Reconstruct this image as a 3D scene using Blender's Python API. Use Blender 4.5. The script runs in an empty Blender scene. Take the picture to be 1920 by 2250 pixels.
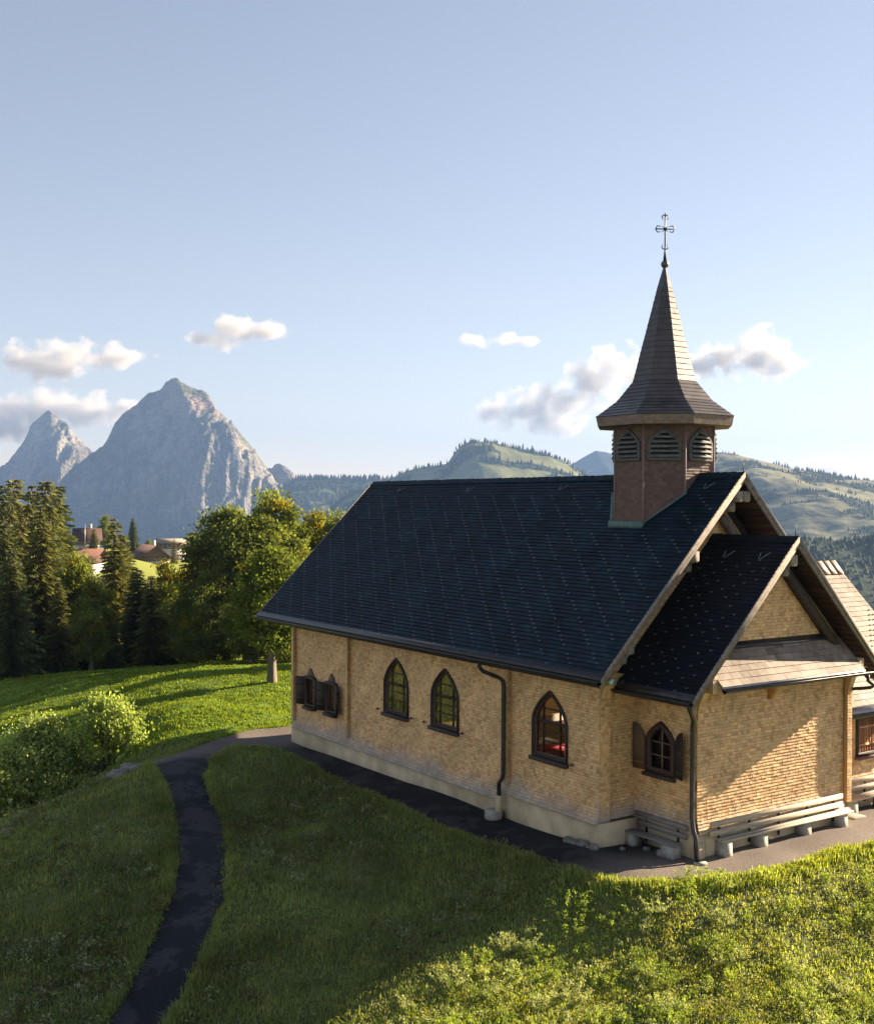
import bpy, bmesh, math, random
import numpy as np
from mathutils import Vector, Matrix, geometry

# ------------------------------------------------------------------ camera, sky, sun, exposure
scene = bpy.context.scene
COL = scene.collection
CAM = np.array([21.852, -20.180, 8.890])
FWD = np.array([-0.82416797, 0.56634547, 0.0])      # horizontal view direction
RGT = np.array([0.56634547, 0.82416797, 0.0])
cam_data = bpy.data.cameras.new('camera')
cam = bpy.data.objects.new('camera', cam_data)
COL.objects.link(cam)
_f = Vector((-0.82415038, 0.56633341, -0.00652853))
_r = Vector((0.56631138, 0.82417613, 0.00501333))
_u = Vector((-0.00821987, -0.00043456, 0.99996612))
cam.matrix_world = Matrix(((_r.x, _u.x, -_f.x, CAM[0]), (_r.y, _u.y, -_f.y, CAM[1]), (_r.z, _u.z, -_f.z, CAM[2]), (0, 0, 0, 1)))
cam_data.sensor_fit = 'HORIZONTAL'
cam_data.sensor_width = 36.0
cam_data.lens = 36.0 * 2494.29 / 1920.0
cam_data.clip_start = 0.3
cam_data.clip_end = 60000.0
scene.camera = cam

SUN = Vector((0.12, 1.0, 0.405)).normalized()
SUN_EL = math.asin(SUN.z)
SUN_AZ = math.atan2(SUN.x, SUN.y)
world = bpy.data.worlds.new('World')
scene.world = world
world.use_nodes = True
wn = world.node_tree.nodes
sky = wn.new('ShaderNodeTexSky')
sky.sky_type = 'NISHITA'
sky.sun_disc = False
sky.sun_elevation = SUN_EL
sky.sun_rotation = SUN_AZ
sky.altitude = 1300.0
sky.air_density = 1.0
sky.dust_density = 0.2
sky.ozone_density = 3.0
wn['Background'].inputs['Strength'].default_value = 0.06
tone = wn.new('ShaderNodeMix'); tone.data_type = 'RGBA'; tone.blend_type = 'MULTIPLY'; tone.inputs[0].default_value = 1.0
tone.inputs[7].default_value = (0.264, 0.204, 0.172, 1)      # warm evening air
gam = wn.new('ShaderNodeGamma'); gam.inputs['Gamma'].default_value = 0.77
lvl = wn.new('ShaderNodeMix'); lvl.data_type = 'RGBA'; lvl.blend_type = 'MULTIPLY'; lvl.inputs[0].default_value = 1.0
lvl.inputs[7].default_value = (0.70 / 0.176, 0.635 / 0.176, 0.60 / 0.176, 1)
world.node_tree.links.new(sky.outputs[0], tone.inputs[6])
world.node_tree.links.new(tone.outputs[2], gam.inputs['Color'])
world.node_tree.links.new(gam.outputs[0], lvl.inputs[6])
world.node_tree.links.new(lvl.outputs[2], wn['Background'].inputs['Color'])

sun_data = bpy.data.lights.new('sun', 'SUN')
sun_data.energy = 5.0
sun_data.angle = math.radians(0.5)
sun_data.color = (1.0, 0.81, 0.58)
sun = bpy.data.objects.new('sun', sun_data)
COL.objects.link(sun)
sun.rotation_euler = (-SUN).to_track_quat('-Z', 'Y').to_euler()
sun.location = (20, 60, 60)

scene.view_settings.view_transform = 'Standard'
scene.view_settings.look = 'None'
scene.view_settings.exposure = 2.2
scene.view_settings.gamma = 1.0
scene.cycles.volume_bounces = 3
scene.cycles.volume_step_rate = 0.3
scene.cycles.volume_max_steps = 400
scene.cycles.max_bounces = 8
scene.cycles.diffuse_bounces = 3
scene.cycles.glossy_bounces = 3
scene.cycles.transparent_max_bounces = 12

# ------------------------------------------------------------------ helpers
def setp(o, label=None, cat=None, group=None, kind=None):
    if label: o['label'] = label
    if cat: o['category'] = cat
    if group: o['group'] = group
    if kind: o['kind'] = kind
    return o

def thing(name, label, cat, loc=(0, 0, 0), group=None):
    o = bpy.data.objects.new(name, None)
    o.empty_display_size = 0.2
    COL.objects.link(o)
    o.location = loc
    return setp(o, label, cat, group)

def root_of(o):
    t = Vector((0, 0, 0))
    while o is not None:
        t += o.location
        o = o.parent
    return t

def np_object(name, V, F, mat, tint=None, parent=None, smooth=False, local=False):
    """V (n,3) array, F list of integer arrays (m,k); tint (sum m,3)."""
    V = np.asarray(V, dtype=np.float32)
    if parent is not None and not local:
        V = V - np.array(root_of(parent), dtype=np.float32)
    F = [f for f in F if len(f)]
    me = bpy.data.meshes.new(name)
    me.vertices.add(len(V))
    me.vertices.foreach_set('co', V.ravel())
    loops = np.concatenate([f.ravel() for f in F]).astype(np.int32)
    tot = np.concatenate([np.full(len(f), f.shape[1], np.int32) for f in F])
    start = np.concatenate([[0], np.cumsum(tot)[:-1]]).astype(np.int32)
    me.loops.add(len(loops))
    me.loops.foreach_set('vertex_index', loops)
    me.polygons.add(len(tot))
    me.polygons.foreach_set('loop_start', start)
    me.polygons.foreach_set('loop_total', tot)
    if smooth:
        me.polygons.foreach_set('use_smooth', np.ones(len(tot), dtype=bool))
    me.update(calc_edges=True)
    if tint is not None:
        tint = np.asarray(tint, dtype=np.float32)
        dom = 'FACE' if len(tint) == len(tot) else 'POINT'
        a = me.attributes.new('tint', 'FLOAT_COLOR', dom)
        a.data.foreach_set('color', np.c_[tint, np.ones(len(tint), np.float32)].astype(np.float32).ravel())
    me.materials.append(mat)
    o = bpy.data.objects.new(name, me)
    COL.objects.link(o)
    if parent is not None:
        o.parent = parent
    return o

class MB:
    """collects faces; build() links them as one mesh object"""
    def __init__(self):
        self.v = []; self.f = []; self.c = []
    def face(self, pts, col=(1, 1, 1)):
        i = len(self.v)
        self.v.extend([tuple(p) for p in pts])
        self.f.append(tuple(range(i, i + len(pts))))
        self.c.append(col)
    def box(self, x0, x1, y0, y1, z0, z1, col=(1, 1, 1)):
        p = [(x0, y0, z0), (x1, y0, z0), (x1, y1, z0), (x0, y1, z0), (x0, y0, z1), (x1, y0, z1), (x1, y1, z1), (x0, y1, z1)]
        self.hexa(p, col)
    def hexa(self, p, col=(1, 1, 1)):
        i = len(self.v)
        self.v.extend([tuple(q) for q in p])
        for q in ((3, 2, 1, 0), (4, 5, 6, 7), (0, 1, 5, 4), (1, 2, 6, 5), (2, 3, 7, 6), (3, 0, 4, 7)):
            self.f.append(tuple(i + k for k in q)); self.c.append(col)
    def beam(self, a, b, w, h, up=(0, 0, 1), col=(1, 1, 1)):
        a = Vector(a); b = Vector(b); d = (b - a).normalized()
        s = d.cross(Vector(up))
        s = s.normalized() if s.length > 1e-6 else Vector((1, 0, 0))
        t = s.cross(d).normalized()
        q = [(-w / 2, -h / 2), (w / 2, -h / 2), (w / 2, h / 2), (-w / 2, h / 2)]
        self.hexa([a + s * x + t * y for x, y in q] + [b + s * x + t * y for x, y in q], col)
    def prism(self, poly, ext, col=(1, 1, 1)):
        poly = [Vector(p) for p in poly]; e = Vector(ext); n = len(poly)
        i = len(self.v)
        self.v.extend([tuple(p) for p in poly] + [tuple(p + e) for p in poly])
        self.f.append(tuple(i + k for k in reversed(range(n)))); self.c.append(col)
        self.f.append(tuple(i + n + k for k in range(n))); self.c.append(col)
        for k in range(n):
            m = (k + 1) % n
            self.f.append((i + k, i + m, i + n + m, i + n + k)); self.c.append(col)
    def ring(self, outer, inner, ext, col=(1, 1, 1)):
        outer = [Vector(p) for p in outer]; inner = [Vector(p) for p in inner]; e = Vector(ext); n = len(outer)
        i = len(self.v)
        self.v.extend([tuple(p) for p in outer] + [tuple(p) for p in inner] + [tuple(p + e) for p in outer] + [tuple(p + e) for p in inner])
        for k in range(n):
            m = (k + 1) % n
            for q in ((k, m, n + m, n + k), (2 * n + m, 2 * n + k, 3 * n + k, 3 * n + m), (m, k, 2 * n + k, 2 * n + m), (n + k, n + m, 3 * n + m, 3 * n + k)):
                self.f.append(tuple(i + a for a in q)); self.c.append(col)
    def tube(self, path, r, n=6, col=(1, 1, 1), cap=True):
        path = [Vector(p) for p in path]
        rr = r if isinstance(r, (list, tuple)) else [r] * len(path)
        i0 = len(self.v); ref = None
        for k, p in enumerate(path):
            d = (path[min(k + 1, len(path) - 1)] - path[max(k - 1, 0)]).normalized()
            if ref is None:
                ref = d.cross(Vector((0, 0, 1)))
                if ref.length < 1e-3: ref = d.cross(Vector((1, 0, 0)))
            ref = (ref - d * ref.dot(d)).normalized()
            t = d.cross(ref)
            for j in range(n):
                a = 2 * math.pi * j / n
                self.v.append(tuple(p + (ref * math.cos(a) + t * math.sin(a)) * rr[k]))
        for k in range(len(path) - 1):
            for j in range(n):
                m = (j + 1) % n
                self.f.append((i0 + k * n + j, i0 + k * n + m, i0 + (k + 1) * n + m, i0 + (k + 1) * n + j)); self.c.append(col)
        if cap:
            self.f.append(tuple(i0 + j for j in reversed(range(n)))); self.c.append(col)
            e = i0 + (len(path) - 1) * n
            self.f.append(tuple(e + j for j in range(n))); self.c.append(col)
    def blob(self, c, r, col=(1, 1, 1), rough=0.0, seed=0, sub=2):
        bm = bmesh.new(); bmesh.ops.create_icosphere(bm, subdivisions=sub, radius=1.0)
        rng = random.Random(seed); ph = [rng.uniform(0, 6) for _ in range(6)]
        i = len(self.v)
        for v in bm.verts:
            p = v.co
            k = 1 + rough * (math.sin(3 * p.x + ph[0]) + math.sin(4 * p.y + ph[1]) + math.sin(5 * p.z + ph[2]) + 0.7 * math.sin(9 * p.x + ph[3]) * math.sin(8 * p.y + ph[4])) / 3
            self.v.append((c[0] + p.x * r[0] * k, c[1] + p.y * r[1] * k, c[2] + p.z * r[2] * k))
        for f in bm.faces:
            self.f.append(tuple(i + v.index for v in f.verts)); self.c.append(col)
        bm.free()
    def build(self, name, mat, parent=None, smooth=False):
        by = {}
        for k, f in enumerate(self.f): by.setdefault(len(f), []).append(k)
        F = []; order = []
        for n, ks in by.items():
            F.append(np.array([self.f[k] for k in ks])); order += ks
        return np_object(name, np.array(self.v), F, mat, np.array([self.c[k] for k in order]), parent, smooth)

# numpy noise
def _h(ix, iy, seed):
    n = (ix.astype(np.int64) * 374761393 + iy.astype(np.int64) * 668265263 + seed * 974634777) & 0xffffffff
    n = ((n ^ (n >> 13)) * 1274126177) & 0xffffffff
    return ((n ^ (n >> 16)) & 0xffff) / 65535.0
def vnoise(x, y, seed=0):
    x = np.asarray(x, float); y = np.asarray(y, float)
    ix = np.floor(x); iy = np.floor(y); fx = x - ix; fy = y - iy
    fx = fx * fx * fx * (fx * (fx * 6 - 15) + 10); fy = fy * fy * fy * (fy * (fy * 6 - 15) + 10)
    ix = ix.astype(np.int64); iy = iy.astype(np.int64)
    a = _h(ix, iy, seed); b = _h(ix + 1, iy, seed); c = _h(ix, iy + 1, seed); d = _h(ix + 1, iy + 1, seed)
    return (a + (b - a) * fx + (c - a) * fy + (a - b - c + d) * fx * fy) * 2 - 1
def fbm(x, y, seed=0, octaves=5, gain=0.5):
    s = 0; a = 1.0; t = 0
    for o in range(octaves):
        s = s + a * vnoise(x * 2 ** o + 17.3 * o, y * 2 ** o - 9.1 * o, seed + o); t += a; a *= gain
    return s / t
def ridged(x, y, seed=0, octaves=5, gain=0.5):
    s = 0; a = 1.0; t = 0
    for o in range(octaves):
        s = s + a * (1 - 2 * np.abs(vnoise(x * 2 ** o + 7.7 * o, y * 2 ** o + 3.1 * o, seed + o))); t += a; a *= gain
    return s / t
def smooth01(x):
    x = np.clip(x, 0, 1); return x * x * (3 - 2 * x)
def inside(x, y, poly):
    x = np.asarray(x); y = np.asarray(y); r = np.zeros(x.shape, bool); n = len(poly)
    for i in range(n):
        x0, y0 = poly[i]; x1, y1 = poly[(i + 1) % n]
        c = ((y0 > y) != (y1 > y))
        with np.errstate(divide='ignore', invalid='ignore'):
            xi = (x1 - x0) * (y - y0) / ((y1 - y0) if y1 != y0 else 1e-9) + x0
        r ^= c & (x < xi)
    return r

# ------------------------------------------------------------------ materials
def mat_new(name):
    m = bpy.data.materials.new(name); m.use_nodes = True
    nt = m.node_tree
    return m, nt, nt.nodes, nt.links, nt.nodes['Principled BSDF']

def surf(name, base=None, rough=0.8, spec=0.3, var=0.25, scale=6.0, stretch=(1, 1, 1), bump=0.0, bscale=40.0, metal=0.0, tint=True, mix2=None, mixscale=1.0, bdist=0.02):
    """general procedural surface: tint attribute x base colour x noise, optional second colour in patches, noise bump"""
    m, nt, N, L, P = mat_new(name)
    P.inputs['Roughness'].default_value = rough
    P.inputs['Specular IOR Level'].default_value = spec
    P.inputs['Metallic'].default_value = metal
    tc = N.new('ShaderNodeTexCoord')
    mp = N.new('ShaderNodeMapping'); mp.inputs['Scale'].default_value = stretch
    L.new(tc.outputs['Object'], mp.inputs['Vector'])
    nz = N.new('ShaderNodeTexNoise'); nz.inputs['Scale'].default_value = scale; nz.inputs['Detail'].default_value = 6
    L.new(mp.outputs[0], nz.inputs['Vector'])
    rg = N.new('ShaderNodeMapRange'); rg.inputs['From Min'].default_value = 0.25; rg.inputs['From Max'].default_value = 0.75
    rg.inputs['To Min'].default_value = 1 - var; rg.inputs['To Max'].default_value = 1 + var
    L.new(nz.outputs['Fac'], rg.inputs['Value'])
    col = None
    if base is not None:
        rgb = N.new('ShaderNodeRGB'); rgb.outputs[0].default_value = (*base, 1); col = rgb.outputs[0]
        if mix2 is not None:
            n2 = N.new('ShaderNodeTexNoise'); n2.inputs['Scale'].default_value = mixscale; n2.inputs['Detail'].default_value = 5
            L.new(tc.outputs['Object'], n2.inputs['Vector'])
            r2 = N.new('ShaderNodeMapRange'); r2.inputs['From Min'].default_value = 0.45; r2.inputs['From Max'].default_value = 0.62
            L.new(n2.outputs['Fac'], r2.inputs['Value'])
            mx = N.new('ShaderNodeMix'); mx.data_type = 'RGBA'
            L.new(r2.outputs[0], mx.inputs[0]); L.new(col, mx.inputs[6]); mx.inputs[7].default_value = (*mix2, 1)
            col = mx.outputs[2]
    if tint:
        at = N.new('ShaderNodeAttribute'); at.attribute_name = 'tint'
        if col is None: col = at.outputs['Color']
        else:
            mm = N.new('ShaderNodeMix'); mm.data_type = 'RGBA'; mm.blend_type = 'MULTIPLY'; mm.inputs[0].default_value = 1
            L.new(col, mm.inputs[6]); L.new(at.outputs['Color'], mm.inputs[7]); col = mm.outputs[2]
    vm = N.new('ShaderNodeVectorMath'); vm.operation = 'SCALE'
    L.new(col, vm.inputs[0]); L.new(rg.outputs[0], vm.inputs['Scale'])
    L.new(vm.outputs[0], P.inputs['Base Color'])
    if bump > 0:
        nb = N.new('ShaderNodeTexNoise'); nb.inputs['Scale'].default_value = bscale; nb.inputs['Detail'].default_value = 5
        L.new(mp.outputs[0], nb.inputs['Vector'])
        bp = N.new('ShaderNodeBump'); bp.inputs['Strength'].default_value = bump; bp.inputs['Distance'].default_value = bdist
        L.new(nb.outputs['Fac'], bp.inputs['Height']); L.new(bp.outputs[0], P.inputs['Normal'])
    return m

def leaf_mat(name, trans=0.4, gain=1.0):
    m, nt, N, L, P = mat_new(name)
    N.remove(P)
    at = N.new('ShaderNodeAttribute'); at.attribute_name = 'tint'
    df = N.new('ShaderNodeBsdfDiffuse'); tr = N.new('ShaderNodeBsdfTranslucent')
    L.new(at.outputs['Color'], df.inputs['Color'])
    hs = N.new('ShaderNodeMix'); hs.data_type = 'RGBA'; hs.blend_type = 'MULTIPLY'; hs.inputs[0].default_value = 1
    L.new(at.outputs['Color'], hs.inputs[6]); hs.inputs[7].default_value = (1.5 * gain, 1.45 * gain, 0.7 * gain, 1)
    L.new(hs.outputs[2], tr.inputs['Color'])
    ms = N.new('ShaderNodeMixShader'); ms.inputs[0].default_value = trans
    L.new(df.outputs[0], ms.inputs[1]); L.new(tr.outputs[0], ms.inputs[2])
    L.new(ms.outputs[0], N['Material Output'].inputs['Surface'])
    return m

def glass_mat(name, tintc=(0.8, 0.8, 0.75), mottled=None):
    m, nt, N, L, P = mat_new(name)
    tr = N.new('ShaderNodeBsdfTransparent'); tr.inputs[0].default_value = (*tintc, 1)
    gl = N.new('ShaderNodeBsdfGlossy'); gl.inputs['Roughness'].default_value = 0.03
    fr = N.new('ShaderNodeFresnel'); fr.inputs['IOR'].default_value = 1.5
    tc = N.new('ShaderNodeTexCoord'); nz = N.new('ShaderNodeTexNoise'); nz.inputs['Scale'].default_value = 3.5
    L.new(tc.outputs['Object'], nz.inputs['Vector'])
    bp = N.new('ShaderNodeBump'); bp.inputs['Strength'].default_value = 0.25; bp.inputs['Distance'].default_value = 0.03
    L.new(nz.outputs['Fac'], bp.inputs['Height']); L.new(bp.outputs[0], gl.inputs['Normal'])
    ms = N.new('ShaderNodeMixShader')
    L.new(fr.outputs[0], ms.inputs[0])
    a = tr.outputs[0]
    if mottled:
        cr = N.new('ShaderNodeValToRGB'); e = cr.color_ramp.elements
        e[0].position = 0.32; e[0].color = (*mottled[0], 1); e[1].position = 0.68; e[1].color = (*mottled[2], 1)
        k = e.new(0.5); k.color = (*mottled[1], 1)
        n2 = N.new('ShaderNodeTexNoise'); n2.inputs['Scale'].default_value = 4.0; n2.inputs['Detail'].default_value = 5; n2.inputs['Distortion'].default_value = 1.2
        L.new(tc.outputs['Object'], n2.inputs['Vector']); L.new(n2.outputs['Fac'], cr.inputs[0])
        df = N.new('ShaderNodeBsdfDiffuse'); L.new(cr.outputs[0], df.inputs['Color'])
        m2 = N.new('ShaderNodeMixShader'); m2.inputs[0].default_value = 0.8
        L.new(tr.outputs[0], m2.inputs[1]); L.new(df.outputs[0], m2.inputs[2]); a = m2.outputs[0]
    L.new(a, ms.inputs[1]); L.new(gl.outputs[0], ms.inputs[2])
    L.new(ms.outputs[0], N['Material Output'].inputs['Surface'])
    N.remove(P)
    return m

M_SHINGLE = surf('wood_shingle', None, 0.62, 0.35, 0.14, 30, (1, 1, 0.2), 0.35, 60, bdist=0.01)
M_BACK = surf('wall_backing', (0.20, 0.13, 0.06), 0.9, 0.1)
M_TILE = surf('roof_tile', None, 0.6, 0.16, 0.3, 5, bump=0.2, bscale=50, bdist=0.01)
M_TOWER = surf('tower_shingle', None, 0.65, 0.25, 0.2, 14, bump=0.2, bscale=60, bdist=0.01)
M_WOOD = surf('weathered_timber', (0.235, 0.20, 0.17), 0.85, 0.2, 0.35, 9, (0.3, 1, 1), 0.4, 30)
M_BROWN = surf('brown_timber', (0.035, 0.022, 0.017), 0.6, 0.35, 0.4, 12, bump=0.3, bscale=40)
M_OLDWOOD = surf('old_shutter_wood', (0.075, 0.04, 0.024), 0.7, 0.25, 0.5, 14, (6, 6, 0.4), 0.4, 20)
M_SPIRE = surf('spire_tile', None, 0.38, 0.7, 0.3, 5, bump=0.2, bscale=50, bdist=0.01)
M_METAL = surf('dark_sheet_metal', (0.05, 0.048, 0.05), 0.42, 0.5, 0.3, 5, metal=0.6)
M_ZINC = surf('zinc_sheet', (0.36, 0.34, 0.33), 0.45, 0.5, 0.25, 4, metal=0.7)
M_HOOK = surf('galvanised_hook', (0.20, 0.21, 0.22), 0.5, 0.4, 0.3, 9, metal=0.2)
M_LEAD = surf('lead_sheet', (0.10, 0.095, 0.11), 0.4, 0.5, 0.3, 5, metal=0.6)
M_IRON = surf('wrought_iron', (0.03, 0.03, 0.045), 0.5, 0.5, 0.2, 9, metal=0.5)
M_PLASTER = surf('plinth_render', (0.58, 0.46, 0.29), 0.9, 0.2, 0.2, 2.2, bump=0.25, bscale=35, mix2=(0.48, 0.375, 0.235), mixscale=1.3)
M_CONCRETE = surf('rough_concrete', (0.36, 0.34, 0.29), 0.95, 0.15, 0.28, 6, bump=0.5, bscale=45)
M_STONE = surf('field_stone', (0.20, 0.18, 0.15), 0.95, 0.15, 0.4, 7, bump=0.6, bscale=22)
M_BENCH = surf('bench_plank', (0.47, 0.40, 0.30), 0.8, 0.25, 0.3, 8, (4, 0.4, 4), 0.25, 30)
M_BENCHX = surf('old_bench_plank', (0.22, 0.20, 0.18), 0.8, 0.25, 0.3, 8, (0.4, 4, 4), 0.25, 30)
M_GLASS = glass_mat('clear_glass', (0.86, 0.86, 0.82))
M_GREENGLASS = glass_mat('mottled_green_glass', (0.7, 0.75, 0.4), ((0.045, 0.045, 0.018), (0.12, 0.125, 0.03), (0.24, 0.24, 0.06)))
M_DARKGLASS = glass_mat('dark_glass', (0.5, 0.5, 0.5))
M_LINING = surf('interior_lining', (0.78, 0.68, 0.50), 0.8, 0.2, 0.15, 6)
M_FLOOR = surf('interior_floor', (0.50, 0.34, 0.27), 0.5, 0.3, 0.2, 5)
M_RED = surf('red_cloth', (0.34, 0.035, 0.04), 0.9, 0.1, 0.2, 6)
M_WHITE = surf('white_cloth', (0.8, 0.78, 0.74), 0.9, 0.1, 0.05, 6)
M_BARK = surf('bark', (0.16, 0.13, 0.10), 0.95, 0.1, 0.45, 3, (4, 4, 0.7), 0.6, 12, bdist=0.05)
M_LEAF = leaf_mat('broad_leaves', 0.45)
M_NEEDLE = leaf_mat('conifer_needles', 0.25)
M_GRASS = leaf_mat('grass_blades', 0.42)
M_ROCK = surf('mountain_rock', None, 0.95, 0.1, 0.3, 0.03, (1, 1, 2.5), bump=1.0, bscale=0.03, bdist=30.0)
M_HILL = surf('hill_cover', None, 0.95, 0.05, 0.25, 0.02, bump=0.5, bscale=0.05, bdist=6.0)
M_HOUSE = surf('house_plain', None, 0.8, 0.2, 0.2, 1.5)

# ------------------------------------------------------------------ terrain
LEFT= [(-17.3, -5.59), (-14.37, -6.14), (-12.14, -6.75), (-10.29, -7.28), (-8.46, -7.97), (-6.65, -8.81), (-5.63, -9.52), (-4.29, -10.42), (-3.38, -11.12), (-2.39, -11.94), (-1.45, -12.69)]
RIGHT= [(-15.43, -4.13), (-13.84, -5.04), (-11.97, -5.75), (-10.86, -5.92), (-8.81, -6.67), (-6.83, -7.56), (-5.47, -8.33), (-4.16, -9.17), (-2.9, -10.01), (-2.18, -10.61), (-1.66, -11.11), (-0.81, -11.88)]
UP= [(-19.15, 0.96), (-19.23, -0.54), (-18.71, -2.09), (-17.92, -3.68), (-17.04, -5.02), (-18.0, -5.52)]
INNER= [(-16.6, -3.28), (-17.24, -2.33), (-17.2, -1.52), (-15.72, -1.13), (-12.77, -1.39), (-8.25, -1.75), (-4.93, -1.79), (-2.47, -1.53), (-0.03, -1.84)]
EDGE= [(0.9, -1.87), (1.59, -1.64), (2.45, -1.09), (2.87, -0.3), (3.07, 0.38), (3.47, 1.78), (3.61, 3.09), (3.48, 4.82), (3.71, 6.38)]
CTRL= [(-15.88, -5.47, -0.14), (-11.91, -6.32, -0.62), (-9.02, -7.18, -0.97), (-7.18, -7.95, -1.16), (-5.84, -8.65, -1.47), (-4.59, -9.56, -1.69), (-3.33, -10.44, -2.0), (-2.03, -11.52, -2.42), (-0.89, -12.5, -2.69), (-18.29, -6.84, -1.08), (-19.43, -6.46, -1.17), (-22.09, -5.58, -1.74), (-24.93, -4.63, -2.13), (-19.21, -8.12, -1.74), (-20.36, -7.78, -1.99), (-23.05, -6.99, -3.64), (-25.93, -6.15, -4.74), (-20.45, -10.04, -2.66), (-21.62, -9.76, -2.91), (-24.34, -9.11, -4.56), (-27.26, -8.41, -5.66), (-21.38, -12.01, -3.54), (-22.56, -11.79, -3.79), (-25.31, -11.27, -5.44), (-28.26, -10.71, -6.54), (-8.46, -11.61, -1.8), (-5.86, -13.53, -2.47), (-3.52, -6.97, -1.25), (-7.69, -4.39, -0.72), (-4.63, -4.45, -0.68), (-20.17, -4.07, -0.3), (-26.93, -2.17, -0.6), (-40.37, -1.39, -2.25), (-37.47, -5.97, -2.62), (-53.03, -2.25, -3.12), (-40.07, 2.67, -1.2), (-37.95, 7.75, -0.79), (-45.72, 14.6, -1.64), (-53.2, 7.52, -2.4), (-57.89, -1.09, -3.1), (-29.37, 2.45, -0.74), (-24.38, 3.62, -0.57), (-65.7, 0.8, -5.6), (-62.6, 11.0, -4.4), (-58.2, 21.0, -3.4), (-84.0, 1.0, -10.0), (-81.5, 11.0, -9.5), (-79.5, 17.2, -9.0), (-74.2, 29.2, -7.0), (-167.68, 43.69, -17.3), (-226.1, 64.46, -16.64), (-247.75, 55.41, -16.86), (-333.17, 90.93, -4.88), (-298.22, 78.7, -9.77), (-339.27, 113.3, -11.56), (-287.5, 79.46, -11.8), (-353.31, 103.44, -7.31), (-373.42, 121.8, -8.08), (-335.19, 123.85, -10.41), (-301.0, 69.23, -9.64), (-346.49, 73.24, -5.03), (-373.0, 44.0, -12.0), (-488.5, 156.2, -30.0), (-404.1, 201.1, -35.0), (-483.9, 100.7, -25.0), (-73.5, 52.7, -10.0), (-59.7, 67.8, -12.0), (-46.0, 78.8, -22.0), (-12.1, 29.3, -9.0), (-182.1, 199.8, -60.0), (-216.5, 162.0, -50.0), (-38.0, -16.6, -8.0), (-97.9, -13.0, -14.0), (-2.4, 34.7, -9.0), (-17.0, -0.2, -0.27), (-17.0, -1.55, -0.31), (-13.0, -0.2, -0.22), (-13.0, -1.55, -0.25), (-9.0, -0.2, -0.17), (-9.0, -1.55, -0.2), (-5.0, -0.2, -0.12), (-5.0, -1.55, -0.14), (-1.0, -0.2, -0.06), (-1.0, -1.55, -0.08), (-17.0, 6.0, -0.05), (-17.0, 11.0, -0.3), (-9.0, 6.0, -0.05), (-9.0, 11.0, -0.3), (0.0, 6.0, -0.05), (0.0, 11.0, -0.3), (1.5, 0.5, -0.02), (2.5, 1.5, -0.02), (3.0, 4.0, -0.02), (3.0, 7.0, -0.02), (3.0, 10.0, -0.02), (0.0, 4.0, -0.02), (0.92, -1.88, -0.06), (1.6, -1.63, -0.06), (2.46, -1.1, -0.06), (3.06, 0.38, -0.06), (3.47, 1.78, -0.06), (3.6, 3.1, -0.06), (3.5, 4.8, -0.06), (3.7, 6.4, -0.06), (3.9, 9.5, -0.06), (1.32, -3.6, -0.74), (1.16, -4.7, -1.03), (0.9, -6.45, -1.4), (0.8, -7.13, -1.57), (0.5, -9.11, -2.08), (0.0, -12.5, -3.0), (2.9, -2.6, -0.75), (4.2, -1.2, -0.75), (5.0, 1.0, -0.8), (5.4, 4.0, -0.8), (5.6, 8.0, -0.8), (5.6, -4.0, -1.35), (7.5, 0.0, -1.75), (8.0, 6.0, -1.7), (4.0, -8.0, -1.85), (11.0, -6.0, -2.7), (12.0, 3.0, -3.0), (12.0, 12.0, -2.6), (16.0, -14.0, -4.6), (22.0, -20.0, -7.0), (22.0, 5.0, -6.0), (30.0, -10.0, -9.0), (10.0, -25.0, -7.0), (-5.0, -25.0, -6.5), (0.0, -40.0, -12.0), (40.0, 20.0, -12.0), (20.0, 30.0, -8.0), (10.0, 22.0, -3.0), (-8.0, 22.0, -2.5), (-20.0, 20.0, -1.2), (-30.0, 12.0, -0.6), (-28.0, 3.0, -0.5), (-15.0, 40.0, -6.0), (-13.0, -2.8, -0.55), (-9.0, -2.8, -0.6), (-5.0, -2.8, -0.65), (-2.0, -3.0, -0.75), (-9.0, -5.0, -1.1), (-4.0, -5.0, -1.15)]
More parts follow.
